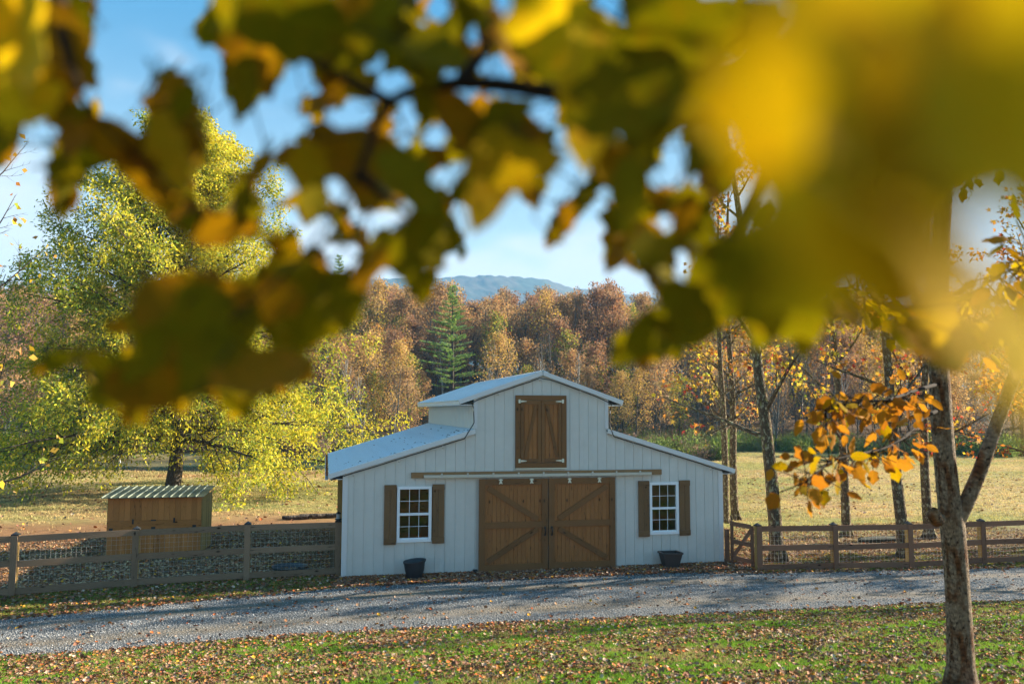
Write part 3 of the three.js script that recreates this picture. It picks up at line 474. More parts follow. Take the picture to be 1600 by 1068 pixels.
// leaves that hang close to the view: place, direction, face, length, outline, tint
const NEAR_LEAVES = [
[-5.865,4.489,22.798,0.29,-0.68,0.68,0.38,0.73,0.57,0.134,0,2],
[-5.851,4.536,22.807,0.83,-0.51,0.24,-0.09,0.29,0.95,0.133,2,2],
[-5.841,4.598,22.79,-0.04,-0.96,0.28,-0.41,0.27,0.87,0.121,0,2],
[-5.846,4.544,22.794,0.09,-1.00,0.02,0.49,0.06,0.87,0.087,2,2],
[-5.85,4.512,22.817,0.45,-0.70,-0.55,0.69,-0.11,0.71,0.077,2,2],
[-5.828,4.464,22.795,-0.92,0.27,0.30,0.34,0.14,0.93,0.076,0,2],
[-5.806,4.574,22.625,0.91,-0.31,0.26,-0.16,0.32,0.93,0.109,0,0],
[-5.864,4.563,22.755,0.38,-0.78,-0.49,-0.34,-0.61,0.71,0.070,0,3],
[-5.764,4.532,22.662,-0.60,-0.75,-0.29,-0.36,-0.08,0.93,0.081,2,0],
[-5.826,4.568,22.691,0.85,-0.48,0.22,-0.00,0.41,0.91,0.072,0,3],
[-6.323,4.911,22.057,-0.05,-0.97,-0.24,-0.79,-0.11,0.60,0.171,2,2],
[-5.63,4.87,22.097,-0.21,-0.93,0.30,-0.31,0.36,0.88,0.171,1,0],
[-6.214,4.589,21.908,0.48,-0.66,0.57,-0.21,0.54,0.81,0.178,1,1],
[-5.723,4.872,22.12,0.08,-0.99,-0.07,0.51,-0.02,0.86,0.168,0,2],
[-5.757,4.738,22.164,0.92,0.37,0.12,-0.18,0.14,0.97,0.151,0,0],
[-5.55,4.872,22.183,-0.87,-0.17,-0.47,-0.17,-0.78,0.60,0.154,0,0],
[-5.604,4.88,22.042,-0.82,0.07,-0.57,-0.57,-0.16,0.81,0.173,0,2],
[-5.668,4.566,22.626,-0.64,-0.65,0.40,-0.58,0.76,0.30,0.067,2,2],
[-5.98,4.886,22.018,-1.00,0.05,0.03,0.00,-0.44,0.90,0.154,0,0],
[-6.336,4.931,21.912,0.12,-0.99,0.10,-0.24,0.07,0.97,0.158,1,1],
[-5.807,4.752,22.087,-0.29,-0.91,0.31,0.44,0.16,0.88,0.140,1,3],
[-5.595,5.03,22.047,-0.02,-0.99,-0.14,0.01,-0.14,0.99,0.163,0,0],
[-5.541,4.842,22.118,-0.69,-0.72,0.06,-0.41,0.46,0.79,0.141,2,0],
[-6.126,4.994,21.865,0.26,-0.96,0.13,-0.56,-0.04,0.83,0.154,0,1],
[-6.322,4.832,21.96,-0.83,-0.13,-0.54,-0.54,-0.01,0.84,0.138,0,2],
[-6.276,4.455,21.866,0.98,0.14,0.14,-0.17,0.23,0.96,0.143,1,1],
[-5.901,4.952,21.999,-0.71,-0.67,-0.20,-0.39,0.14,0.91,0.141,0,0],
[-6.109,4.446,22.118,0.77,0.42,-0.49,-0.05,0.80,0.60,0.117,2,1],
[-5.72,4.767,22.,-0.97,0.04,-0.25,-0.17,0.63,0.76,0.138,0,0],
[-5.881,4.816,22.007,0.78,-0.62,-0.06,0.22,0.19,0.96,0.131,1,1],
[-6.024,4.633,21.842,-0.26,-0.96,-0.06,0.21,-0.12,0.97,0.143,2,0],
[-6.271,4.807,21.845,-0.71,-0.44,-0.55,0.04,-0.80,0.60,0.134,1,0],
[-5.481,4.874,21.948,-0.33,-0.92,0.23,0.52,0.03,0.85,0.135,2,0],
[-5.55,4.628,22.046,0.43,-0.75,0.50,-0.80,-0.06,0.59,0.120,2,0],
[-5.96,4.786,21.954,0.02,-0.95,0.32,0.21,0.32,0.92,0.122,2,1],
[-5.838,4.879,22.116,0.69,-0.51,-0.51,0.69,0.24,0.69,0.109,1,1],
[-5.964,4.971,21.922,-0.38,-0.87,0.30,-0.18,0.39,0.90,0.122,1,1],
[-5.508,4.582,22.15,0.19,-0.70,-0.69,-0.67,-0.60,0.43,0.111,1,0],
[-5.915,4.909,22.038,0.33,-0.66,-0.67,-0.75,-0.62,0.24,0.116,2,0],
[-6.212,4.755,21.979,-0.04,-0.56,-0.83,-0.40,-0.75,0.53,0.114,2,1],
[-6.121,4.932,22.116,0.02,-0.90,-0.42,-0.75,-0.30,0.59,0.099,0,0],
[-5.8,4.865,22.228,0.09,-0.73,-0.67,-0.44,-0.64,0.63,0.095,2,2],
[-5.949,4.712,22.106,0.64,-0.71,0.29,0.02,0.40,0.92,0.099,0,0],
[-6.361,4.907,22.002,0.14,-0.90,0.41,0.43,0.42,0.80,0.101,0,2],
[-6.294,4.777,21.927,0.83,-0.53,0.18,-0.43,-0.39,0.81,0.109,1,1],
[-6.226,4.887,21.824,0.21,-0.90,-0.38,0.54,-0.22,0.82,0.123,1,1],
[-5.69,4.699,22.188,-0.17,-0.96,0.23,-0.06,0.24,0.97,0.091,1,0],
[-6.218,4.443,21.863,-0.80,0.45,-0.40,-0.48,-0.06,0.87,0.114,0,0],
[-6.028,4.569,21.924,-0.99,-0.03,-0.16,-0.16,0.17,0.97,0.110,0,1],
[-6.347,4.73,22.053,0.53,0.68,-0.51,0.46,0.28,0.84,0.096,1,2],
[-6.187,4.764,22.034,0.22,-0.97,-0.08,-0.61,-0.20,0.77,0.097,0,3],
[-6.13,4.572,22.029,-0.17,-0.98,0.13,0.32,0.07,0.95,0.095,2,0],
[-5.78,4.74,22.05,-0.77,-0.59,-0.25,0.26,-0.64,0.72,0.103,0,0],
[-5.837,4.689,22.113,0.87,0.17,0.46,-0.45,-0.07,0.89,0.094,0,3],
[-5.833,4.749,21.991,0.64,0.54,0.55,-0.70,0.12,0.71,0.104,2,0],
[-5.423,4.593,21.989,-0.98,-0.17,0.10,0.15,-0.33,0.93,0.111,0,3],
[-6.158,4.804,21.949,-0.63,-0.78,-0.00,-0.34,0.27,0.90,0.101,0,1],
[-5.92,4.864,22.047,0.67,-0.41,0.62,-0.41,0.49,0.77,0.095,0,0],
[-6.032,4.923,21.915,0.69,-0.70,-0.15,-0.19,-0.38,0.90,0.110,0,3],
[-6.235,4.554,21.867,0.71,-0.67,0.20,-0.31,-0.04,0.95,0.103,0,0],
[-5.666,4.891,21.994,-0.52,0.83,0.22,-0.11,-0.32,0.94,0.104,0,2],
[-6.099,4.508,22.041,-0.56,-0.70,0.45,0.19,0.42,0.89,0.087,2,0],
[-6.374,4.821,21.879,-0.62,-0.70,-0.37,-0.39,-0.14,0.91,0.101,0,0],
[-5.874,4.686,22.04,-0.42,-0.89,-0.18,0.14,-0.26,0.96,0.092,1,0],
[-5.582,4.561,22.037,-0.55,-0.74,-0.39,-0.32,-0.25,0.91,0.097,1,0],
[-5.995,4.812,21.995,-0.48,-0.58,-0.66,-0.88,0.33,0.34,0.095,1,1],
[-6.369,4.833,21.639,-0.38,-0.92,0.04,-0.69,0.31,0.65,0.115,2,0],
[-5.62,4.58,22.093,0.81,-0.59,-0.03,-0.23,-0.35,0.91,0.089,0,0],
[-6.177,4.661,21.834,0.78,0.13,0.61,-0.62,0.28,0.73,0.099,1,1],
[-5.574,4.668,21.93,-0.05,-0.81,0.59,0.67,0.41,0.62,0.100,1,1],
[-6.17,4.523,22.035,-0.59,-0.79,-0.17,-0.18,-0.07,0.98,0.081,1,0],
[-5.983,4.764,21.909,-1.00,-0.06,-0.03,-0.05,0.37,0.93,0.097,0,1],
[-5.438,4.994,21.999,-0.22,-0.91,0.35,-0.24,0.40,0.88,0.100,0,3],
[-5.966,4.749,21.871,-0.77,0.27,-0.58,-0.33,0.60,0.72,0.101,0,0],
[-5.844,4.68,21.856,-0.62,-0.70,0.36,0.41,0.10,0.91,0.101,0,0],
[-5.657,4.79,21.97,0.93,-0.34,0.10,0.13,0.59,0.80,0.098,2,0],
[-5.434,4.533,22.146,-0.72,0.20,-0.67,-0.66,-0.50,0.56,0.087,2,0],
[-6.073,4.594,21.739,0.17,0.98,0.10,-0.12,-0.08,0.99,0.108,1,3],
[-5.664,4.617,22.094,0.93,0.12,-0.34,0.34,-0.05,0.94,0.086,0,0],
[-5.664,4.759,22.039,0.56,-0.82,0.14,-0.66,-0.34,0.66,0.090,1,1],
[-6.119,4.511,21.863,0.17,-0.97,-0.16,-0.45,-0.22,0.86,0.095,2,0],
[-6.193,4.779,21.833,-0.26,-0.90,-0.34,-0.77,-0.02,0.64,0.098,2,3],
[-5.831,4.962,21.935,-0.55,-0.73,-0.40,-0.70,0.14,0.70,0.097,1,0],
[-6.151,4.768,21.963,-0.25,-0.92,0.30,-0.84,0.36,0.40,0.085,2,1],
[-5.553,4.685,21.982,0.58,-0.73,0.36,-0.29,0.23,0.93,0.093,1,0],
[-6.113,4.916,21.931,-0.68,-0.40,0.62,-0.29,0.92,0.28,0.086,0,0],
[-5.948,4.665,21.807,0.96,-0.19,0.19,-0.12,0.31,0.94,0.101,2,0],
[-5.545,4.555,22.027,-0.72,-0.58,0.37,-0.11,0.62,0.78,0.087,2,0],
[-6.087,4.559,21.946,-0.45,-0.89,-0.07,0.26,-0.21,0.94,0.085,1,0],
[-5.917,4.639,21.824,-0.50,-0.43,-0.76,-0.84,0.44,0.30,0.102,0,1],
[-5.544,4.725,21.839,-0.31,-0.81,-0.50,0.36,-0.59,0.72,0.105,0,1],
[-6.095,4.866,21.961,-0.32,-0.81,-0.49,-0.60,-0.23,0.77,0.086,0,0],
[-6.313,4.964,21.852,-0.82,-0.55,-0.16,-0.01,-0.26,0.97,0.090,2,0],
[-5.921,4.621,21.971,-0.69,-0.31,-0.65,-0.72,0.32,0.61,0.086,0,1],
[-5.553,4.726,21.796,0.72,-0.66,0.21,-0.37,-0.10,0.92,0.104,1,1],
[-6.001,4.61,21.923,0.34,-0.93,-0.12,0.19,-0.05,0.98,0.085,2,0],
[-6.053,4.92,21.861,-0.64,-0.72,-0.26,-0.61,0.28,0.74,0.090,0,0],
[-5.844,4.983,21.997,0.30,-0.94,0.17,-0.83,-0.18,0.52,0.080,0,0],
[-5.742,4.811,21.835,0.53,-0.81,-0.26,0.30,-0.11,0.95,0.094,0,1],
[-6.312,4.743,21.952,0.59,-0.03,0.81,-0.80,-0.15,0.58,0.072,0,1],
[-4.96,4.567,21.821,-0.79,-0.60,0.13,0.16,-0.01,0.99,0.102,2,0],
[-5.518,4.544,21.915,-0.85,-0.40,0.35,0.49,-0.32,0.81,0.085,0,0],
[-5.912,4.892,21.758,-0.38,-0.89,-0.25,-0.77,0.16,0.62,0.094,0,1],
[-5.124,4.603,21.962,-0.16,-0.95,-0.26,-0.69,-0.08,0.72,0.089,0,3],
[-6.129,5.,21.821,-0.65,-0.67,-0.37,0.26,-0.64,0.72,0.085,0,0],
[-5.3,4.719,21.698,-0.92,-0.38,-0.02,-0.22,0.50,0.83,0.103,1,1],
[-5.595,4.613,22.036,-0.00,-0.79,0.61,0.61,0.49,0.63,0.074,2,0],
[-5.28,4.98,21.523,0.41,-0.91,0.02,0.34,0.17,0.93,0.116,2,0],
[-5.806,4.839,21.884,-0.42,-0.65,-0.63,-0.55,-0.37,0.75,0.083,0,0],
[-5.21,4.552,21.978,0.37,-0.69,0.62,-0.04,0.66,0.75,0.079,0,1],
[-5.252,4.924,21.571,-0.31,-0.81,-0.49,0.24,-0.57,0.79,0.111,2,0],
[-6.311,4.803,21.927,0.29,-0.96,-0.02,-0.23,-0.09,0.97,0.068,0,0],
[-5.746,4.979,21.87,-0.69,-0.14,-0.71,-0.71,0.32,0.63,0.083,0,1],
[-6.021,4.739,21.902,-0.06,-0.97,0.23,0.52,0.17,0.83,0.073,0,0],
[-5.92,4.644,21.99,0.27,-0.93,0.27,-0.68,0.02,0.73,0.068,0,0],
[-6.102,4.645,21.725,0.46,-0.78,-0.42,0.30,-0.31,0.90,0.083,0,0],
[-6.025,4.758,22.042,0.82,-0.54,-0.20,-0.36,-0.76,0.54,0.063,2,1],
[-5.976,4.932,22.083,-0.18,-0.96,-0.19,0.27,-0.24,0.93,0.062,2,1],
[-6.02,4.731,22.062,-0.26,-0.80,-0.54,0.04,-0.57,0.82,0.062,2,3],
[-5.619,4.811,21.921,-0.29,-0.95,0.10,0.26,0.02,0.96,0.075,0,0],
[-5.988,4.59,21.871,-0.07,-0.96,0.28,-0.46,0.29,0.84,0.070,0,0],
[-6.254,4.475,21.805,-0.85,-0.51,-0.12,-0.16,0.04,0.99,0.071,0,0],
[-5.986,4.922,21.705,-0.75,-0.48,0.45,-0.07,0.74,0.67,0.081,2,1],
[-6.367,4.745,21.82,0.81,-0.20,0.55,-0.58,-0.42,0.70,0.068,0,0],
[-5.896,4.836,22.011,0.21,-0.86,-0.47,0.10,-0.46,0.88,0.062,1,0],
[-4.77,4.501,21.721,-0.62,0.48,0.63,0.50,-0.38,0.78,0.090,2,1],
[-6.152,4.796,22.039,-0.45,-0.87,-0.19,0.25,-0.33,0.91,0.056,1,0],
[-5.998,4.872,21.937,-0.09,-0.98,0.16,-0.40,0.19,0.90,0.063,0,1],
[-5.55,4.699,22.076,-0.49,-0.01,-0.87,-0.66,-0.65,0.38,0.060,1,0],
[-6.193,4.755,21.99,0.93,-0.37,0.06,-0.14,-0.19,0.97,0.056,0,1],
[-6.168,4.691,21.873,-0.74,-0.01,-0.68,-0.56,0.56,0.61,0.063,0,1],
[-5.903,4.942,21.885,-0.43,-0.88,0.20,0.44,-0.01,0.90,0.064,2,0],
[-5.84,4.802,21.849,-0.77,-0.59,-0.27,-0.05,-0.36,0.93,0.067,1,1],
[-6.06,4.728,22.003,-0.78,-0.55,-0.31,-0.57,0.40,0.72,0.055,1,1],
[-5.795,4.883,22.035,0.85,-0.44,-0.30,-0.19,-0.78,0.60,0.058,2,2],
[-5.562,4.698,22.061,-0.39,-0.92,0.06,-0.24,0.17,0.96,0.057,1,1],
[-5.569,4.662,21.951,0.84,-0.17,0.51,-0.29,0.64,0.71,0.063,1,0],
[-6.443,4.841,21.701,-0.38,-0.87,-0.33,-0.55,-0.08,0.83,0.067,1,1],
[-5.463,4.644,21.907,-0.20,-0.95,0.24,0.08,0.23,0.97,0.066,1,3],
[-5.512,4.768,21.965,0.66,-0.74,-0.12,0.30,0.11,0.95,0.063,0,1],
[-5.531,4.717,22.012,0.21,-0.89,-0.40,-0.35,-0.45,0.83,0.060,0,0],
[-5.618,4.721,21.991,0.89,-0.41,0.22,-0.27,-0.05,0.96,0.059,1,1],
[-5.412,4.895,22.034,0.55,0.73,0.42,-0.58,-0.03,0.81,0.060,0,1],
[-6.147,4.701,21.722,0.79,0.09,0.60,-0.42,-0.63,0.65,0.066,1,1],
[-5.538,4.634,22.013,0.12,-0.98,0.15,0.20,0.17,0.96,0.058,1,0],
[-5.498,4.768,21.858,-0.31,-0.33,-0.89,-0.21,-0.89,0.41,0.068,1,3],
[-6.154,4.743,21.934,-0.50,-0.56,-0.66,-0.86,0.25,0.44,0.056,0,3],
[-6.197,4.692,21.691,-0.25,0.93,0.27,0.20,-0.23,0.95,0.067,0,0],
[-5.652,4.774,21.947,0.67,-0.74,-0.06,0.14,0.05,0.99,0.060,1,3],
[-6.103,4.721,21.893,-0.33,-0.93,-0.13,-0.58,0.10,0.81,0.057,1,0],
[-6.288,4.506,21.892,0.45,-0.66,-0.60,0.30,-0.52,0.80,0.054,1,3],
[-5.505,4.59,21.95,0.61,-0.79,0.10,-0.52,-0.30,0.80,0.060,0,3],
[-5.245,4.587,21.734,0.71,-0.70,0.06,0.06,0.14,0.99,0.074,0,1],
[-5.638,4.726,21.796,-0.73,-0.63,0.28,-0.24,0.62,0.75,0.065,0,0],
[-5.778,4.787,22.034,0.53,-0.72,0.45,-0.12,0.46,0.88,0.052,0,1],
[-5.895,4.683,21.892,-0.57,-0.70,0.43,-0.33,0.68,0.65,0.057,1,0],
[-5.84,4.949,22.013,0.04,-0.81,-0.59,-0.57,-0.50,0.65,0.054,1,0],
[-6.105,4.444,21.845,-0.67,-0.14,-0.73,-0.69,-0.24,0.69,0.058,1,0],
[-5.871,4.89,21.781,0.49,-0.57,0.66,-0.44,0.49,0.75,0.063,2,0],
[-5.579,4.693,21.893,-0.93,0.18,0.33,0.31,-0.12,0.94,0.060,0,0],
[-6.178,4.853,21.907,-0.83,-0.54,0.10,-0.09,0.31,0.95,0.054,1,1],
[-6.236,4.713,21.816,0.96,-0.14,0.25,-0.26,-0.04,0.96,0.056,0,3],
[-6.168,4.619,21.798,-0.38,-0.86,-0.34,0.17,-0.43,0.89,0.057,0,1],
[-5.832,4.738,21.744,0.40,-0.91,-0.15,0.10,-0.12,0.99,0.063,1,0],
[-5.126,4.641,21.703,0.36,-0.90,0.23,0.17,0.30,0.94,0.071,2,1],
[-6.394,4.774,21.603,0.23,-0.64,0.73,-0.73,0.39,0.56,0.063,0,1],
[-5.791,4.965,21.774,-0.76,0.26,-0.59,-0.57,0.17,0.81,0.063,0,0],
[-4.781,4.603,21.591,0.86,-0.50,-0.06,0.09,0.03,1.00,0.080,1,3],
[-5.798,5.009,21.878,0.08,-0.95,0.31,-0.30,0.27,0.91,0.056,1,0],
[-4.894,4.544,21.822,0.66,-0.69,-0.30,0.48,0.08,0.87,0.067,2,0],
[-5.685,4.704,21.969,-0.26,-0.83,-0.49,-0.82,-0.08,0.57,0.052,1,1],
[-6.122,4.739,21.803,0.31,-0.72,-0.62,-0.28,-0.69,0.66,0.056,1,0],
[-4.97,4.602,21.637,0.67,-0.49,-0.56,0.49,-0.27,0.83,0.075,1,0],
[-5.245,4.815,21.479,-0.67,-0.63,0.39,0.57,-0.10,0.82,0.078,2,3],
[-5.692,4.922,21.876,-0.88,-0.38,-0.27,-0.16,-0.29,0.94,0.056,2,2],
[-6.149,4.61,21.805,0.59,-0.81,-0.04,-0.08,-0.10,0.99,0.053,0,1],
[-6.395,4.775,21.621,-0.21,-0.98,-0.04,-0.60,0.09,0.80,0.059,0,0],
[-5.942,4.671,21.858,0.21,-0.88,-0.42,0.52,-0.26,0.81,0.052,0,0],
[-6.145,4.925,21.704,-0.44,0.43,-0.79,-0.79,0.24,0.57,0.058,0,0],
[-5.525,4.73,21.92,-0.85,-0.48,0.22,0.15,0.18,0.97,0.052,0,0],
[-5.008,4.503,21.805,0.96,0.07,-0.27,0.17,0.61,0.77,0.062,0,1],
[-5.873,4.989,21.82,0.94,-0.29,0.17,-0.20,-0.09,0.97,0.054,2,3],
[-5.947,4.662,21.72,-0.11,-0.98,0.19,0.43,0.12,0.89,0.056,0,3],
[-5.538,4.662,21.888,-0.09,-0.92,0.38,0.36,0.32,0.87,0.052,1,0],
[-5.792,4.882,21.861,0.19,-0.76,-0.63,-0.60,-0.59,0.54,0.053,2,1],
[-5.835,4.643,21.717,-0.77,-0.63,0.02,0.03,-0.01,1.00,0.057,1,0],
[-5.924,4.78,21.727,0.35,-0.86,0.36,-0.84,-0.13,0.52,0.056,2,0],
[-5.242,4.532,22.197,-0.54,-0.74,-0.41,-0.48,-0.13,0.87,0.041,0,1],
[-6.012,4.677,21.708,-0.73,-0.60,0.33,-0.09,0.57,0.82,0.053,1,0],
[-4.905,4.58,21.562,0.83,-0.42,0.36,-0.52,-0.38,0.77,0.065,0,0],
[-5.156,4.609,21.69,0.99,-0.13,-0.00,0.04,0.26,0.97,0.059,0,1],
[-5.5,4.55,21.996,-0.61,-0.79,-0.01,0.17,-0.14,0.97,0.041,1,0],
[-4.879,4.555,21.722,-0.26,-0.96,0.06,0.37,-0.04,0.93,0.051,1,0],
[-5.314,4.926,21.973,0.07,-0.98,-0.19,0.38,-0.15,0.91,0.040,0,0],
[-5.036,4.527,21.779,0.65,0.43,0.63,-0.34,-0.58,0.74,0.042,0,1],
[-5.208,4.561,21.704,0.52,-0.85,-0.10,0.12,-0.04,0.99,0.043,1,3],
[-5.448,4.687,21.888,0.56,-0.59,0.59,0.01,0.71,0.70,0.033,2,3],
[-5.283,4.596,21.567,-0.64,-0.72,0.28,0.65,-0.30,0.70,0.040,0,0],
[-5.157,5.087,21.688,0.80,-0.52,0.29,-0.21,0.22,0.95,0.038,1,1],
[-6.288,4.442,21.648,-0.23,-0.90,-0.37,-0.43,-0.24,0.87,0.042,2,1],
[-5.945,4.748,21.551,0.02,-1.00,0.01,0.36,0.01,0.93,0.042,1,1],
[-6.275,4.787,21.708,-0.09,-0.84,-0.53,0.17,-0.54,0.83,0.043,0,0],
[-5.589,4.806,21.683,0.01,-0.91,0.41,-0.37,0.37,0.85,0.039,1,0],
[-6.008,4.652,21.739,0.45,-0.71,-0.55,-0.58,-0.70,0.43,0.028,0,0],
[-6.393,4.513,21.689,0.11,-0.97,0.20,-0.18,0.18,0.97,0.033,0,0],
[-6.289,4.57,21.69,-0.49,-0.75,-0.45,-0.37,-0.29,0.88,0.040,1,1],
[-6.291,4.572,21.704,0.47,-0.75,-0.47,0.50,-0.22,0.84,0.049,1,0],
[-5.53,4.747,21.697,-0.23,-0.93,-0.28,0.21,-0.33,0.92,0.057,2,1],
[-6.41,4.518,21.44,-0.97,0.10,-0.24,-0.23,-0.75,0.62,0.062,1,0],
[-6.02,4.767,21.611,0.96,0.08,-0.28,0.06,0.89,0.45,0.044,0,1],
[-5.577,4.522,21.783,0.91,-0.01,-0.42,0.41,-0.14,0.90,0.050,1,0],
[-5.778,5.027,21.606,0.45,-0.85,0.29,-0.69,-0.12,0.71,0.029,2,1],
[-5.867,4.873,21.639,0.05,-0.96,-0.26,-0.32,-0.27,0.91,0.037,2,0],
[-6.141,4.996,21.685,-0.30,-0.87,-0.38,0.19,-0.45,0.87,0.069,0,1],
[-6.183,4.453,21.744,-0.64,-0.63,0.44,0.68,-0.19,0.71,0.036,2,0],
[-6.35,4.921,21.743,0.48,-0.88,0.02,-0.09,-0.03,1.00,0.040,0,1],
[-5.796,4.785,21.65,-0.97,-0.24,0.05,0.05,0.02,1.00,0.030,0,1],
[-5.953,4.733,21.567,-0.90,-0.41,-0.17,-0.07,-0.25,0.96,0.027,0,0],
[-5.776,4.923,21.817,-0.30,-0.87,-0.40,-0.72,-0.07,0.69,0.030,1,1],
[-5.986,4.719,21.677,0.56,-0.78,-0.28,-0.26,-0.49,0.83,0.033,0,0],
[-5.865,4.671,21.625,0.29,-0.95,0.14,-0.49,-0.03,0.87,0.065,0,0],
[-6.033,4.733,21.814,-0.84,-0.39,-0.37,-0.20,-0.41,0.89,0.041,1,3],
[-6.177,4.655,21.616,-0.16,-0.81,0.56,-0.31,0.58,0.75,0.046,1,1],
[-5.999,4.749,21.633,0.99,0.06,0.11,-0.08,-0.36,0.93,0.034,1,0],
[-5.483,4.857,21.776,-0.64,-0.76,-0.14,0.33,-0.43,0.84,0.045,2,0],
[-5.745,5.124,21.692,-0.40,-0.88,-0.24,-0.22,-0.16,0.96,0.039,0,0],
[-5.823,4.685,21.684,0.82,0.57,-0.01,-0.04,0.09,1.00,0.044,0,0],
[-6.391,4.492,21.709,1.00,0.09,-0.00,0.02,-0.15,0.99,0.032,0,0],
[-6.003,4.923,21.667,-0.88,-0.44,0.15,-0.09,0.49,0.87,0.055,0,1],
[-5.575,4.726,21.931,0.07,-0.96,-0.26,-0.54,-0.26,0.80,0.035,0,0],
[-6.404,4.862,21.71,0.66,-0.74,0.15,-0.45,-0.23,0.86,0.041,0,1],
[-6.101,4.763,21.594,-0.85,0.20,-0.49,-0.47,-0.69,0.54,0.044,0,0],
[-6.318,4.524,21.531,-0.88,-0.48,-0.08,-0.22,0.25,0.94,0.031,0,0],
[-5.613,4.762,21.767,-0.13,-0.73,-0.67,0.17,-0.68,0.71,0.041,0,0],
[-5.867,5.021,21.614,0.26,-0.94,-0.21,-0.41,-0.31,0.86,0.038,2,0],
[-6.001,4.636,21.817,-0.85,-0.28,-0.44,-0.40,-0.18,0.90,0.042,2,1],
[-6.187,4.754,21.557,-0.86,-0.51,-0.03,-0.02,-0.01,1.00,0.039,2,1],
[-5.826,4.954,21.872,0.46,-0.87,0.21,-0.09,0.19,0.98,0.033,2,1],
[-5.558,4.549,21.769,0.38,-0.71,0.59,-0.73,0.15,0.66,0.043,2,0],
[-5.782,5.005,21.742,0.02,-1.00,0.02,-0.01,0.02,1.00,0.030,0,1],
[-5.902,4.866,21.691,-0.54,-0.83,0.17,0.64,-0.28,0.71,0.042,0,3],
[-5.916,4.761,21.743,-0.67,-0.70,0.25,0.18,0.18,0.97,0.041,2,0],
[-6.287,4.955,21.553,-0.67,-0.65,-0.36,-0.45,-0.03,0.89,0.030,0,1],
[-6.249,4.437,21.687,-0.84,-0.51,-0.19,0.09,-0.47,0.88,0.027,0,3],
[-6.255,4.948,21.482,0.60,-0.67,0.44,-0.76,-0.31,0.57,0.066,1,3],
[-5.604,4.797,21.797,-0.25,-0.90,0.36,-0.00,0.37,0.93,0.031,1,0],
[-6.388,4.508,21.581,-1.00,-0.06,0.04,0.08,-0.69,0.72,0.040,2,0],
[-6.134,4.435,21.51,-0.80,-0.47,-0.38,-0.46,0.06,0.89,0.041,1,3],
[-5.656,4.746,21.786,0.52,-0.81,0.26,-0.23,0.15,0.96,0.032,2,1],
[-6.029,4.781,21.562,0.92,-0.39,0.02,-0.07,-0.14,0.99,0.041,0,0],
[-6.192,5.035,21.696,-0.51,-0.64,-0.58,-0.83,0.17,0.54,0.030,2,0],
[-5.977,4.773,21.556,-0.95,0.20,0.25,0.32,0.50,0.80,0.043,0,0],
[-6.092,4.8,21.768,-0.54,-0.84,-0.05,-0.13,0.02,0.99,0.042,0,3],
[-5.984,4.764,21.542,-0.13,-0.99,-0.04,0.12,-0.06,0.99,0.028,1,0],
[-5.441,4.569,21.661,0.54,-0.84,0.02,-0.40,-0.24,0.89,0.060,0,0],
[-5.563,4.522,21.902,-0.32,-0.84,0.45,-0.45,0.55,0.70,0.043,0,1],
[-5.574,4.982,21.892,-0.57,0.61,-0.55,-0.30,0.47,0.83,0.030,0,2],
[-6.021,4.485,21.532,-0.84,0.54,0.05,0.15,0.14,0.98,0.030,0,3],
[-5.787,4.952,21.76,0.39,-0.80,0.45,-0.59,0.16,0.79,0.035,0,0],
[-6.386,4.525,21.544,0.09,-0.84,-0.53,0.02,-0.53,0.85,0.042,0,0],
[-6.165,4.815,21.516,0.22,-0.97,-0.14,-0.24,-0.19,0.95,0.034,1,1],
[-5.647,4.753,21.873,1.00,0.08,0.04,0.01,-0.57,0.82,0.036,0,0],
[-6.377,4.929,21.574,0.25,-0.92,0.29,-0.81,-0.04,0.58,0.050,2,3],
[-5.55,4.635,21.924,0.83,-0.49,0.26,-0.24,0.11,0.96,0.027,2,0],
[-6.286,4.442,21.57,-0.37,-0.93,-0.05,-0.57,0.18,0.80,0.041,0,0],
[-5.486,4.699,21.661,-0.61,-0.79,-0.11,-0.23,0.03,0.97,0.027,1,1],
[-6.468,4.879,21.459,0.91,-0.41,0.01,-0.18,-0.38,0.91,0.027,0,0],
[-6.16,4.639,21.567,0.82,-0.04,0.58,-0.41,0.67,0.62,0.051,2,0],
[-5.871,4.845,21.768,-0.05,-0.94,-0.33,-0.71,-0.20,0.68,0.044,0,0],
[-5.641,4.75,21.718,0.03,-1.00,0.01,-0.30,0.00,0.95,0.027,2,1],
[-6.22,4.471,21.475,0.82,-0.53,0.19,-0.30,-0.12,0.95,0.034,0,0],
[-5.666,4.71,21.806,-0.12,-0.74,-0.67,0.58,-0.60,0.56,0.046,2,1],
[-5.842,4.668,21.668,0.40,-0.76,0.51,-0.59,0.22,0.78,0.026,2,1],
[-6.381,4.919,21.572,-0.31,-0.90,0.30,0.52,0.10,0.85,0.051,0,0],
[-6.239,4.663,21.502,-0.08,-0.99,-0.09,-0.63,-0.02,0.78,0.061,0,0],
[-6.142,4.782,21.536,-0.84,-0.50,-0.21,0.00,-0.39,0.92,0.044,0,0],
[-5.939,4.902,21.71,0.94,-0.03,0.33,-0.24,-0.73,0.64,0.044,0,3],
[-5.612,4.76,21.838,-0.81,-0.57,0.14,0.42,-0.39,0.82,0.053,0,0],
[-5.991,4.715,21.655,-0.53,-0.80,0.27,-0.53,0.57,0.62,0.027,2,0],
[-5.789,4.78,21.677,0.30,-0.78,0.55,-0.09,0.54,0.83,0.027,0,0],
[-5.559,4.739,21.782,-0.60,0.72,-0.35,-0.32,0.19,0.93,0.028,1,1],
[-6.306,4.546,21.747,0.95,-0.08,0.30,-0.26,0.33,0.91,0.040,0,1],
[-5.932,4.957,21.708,-0.50,-0.61,-0.62,-0.25,-0.58,0.77,0.031,1,1],
[-5.807,4.763,21.7,-0.82,-0.54,-0.18,-0.16,-0.08,0.98,0.045,1,1],
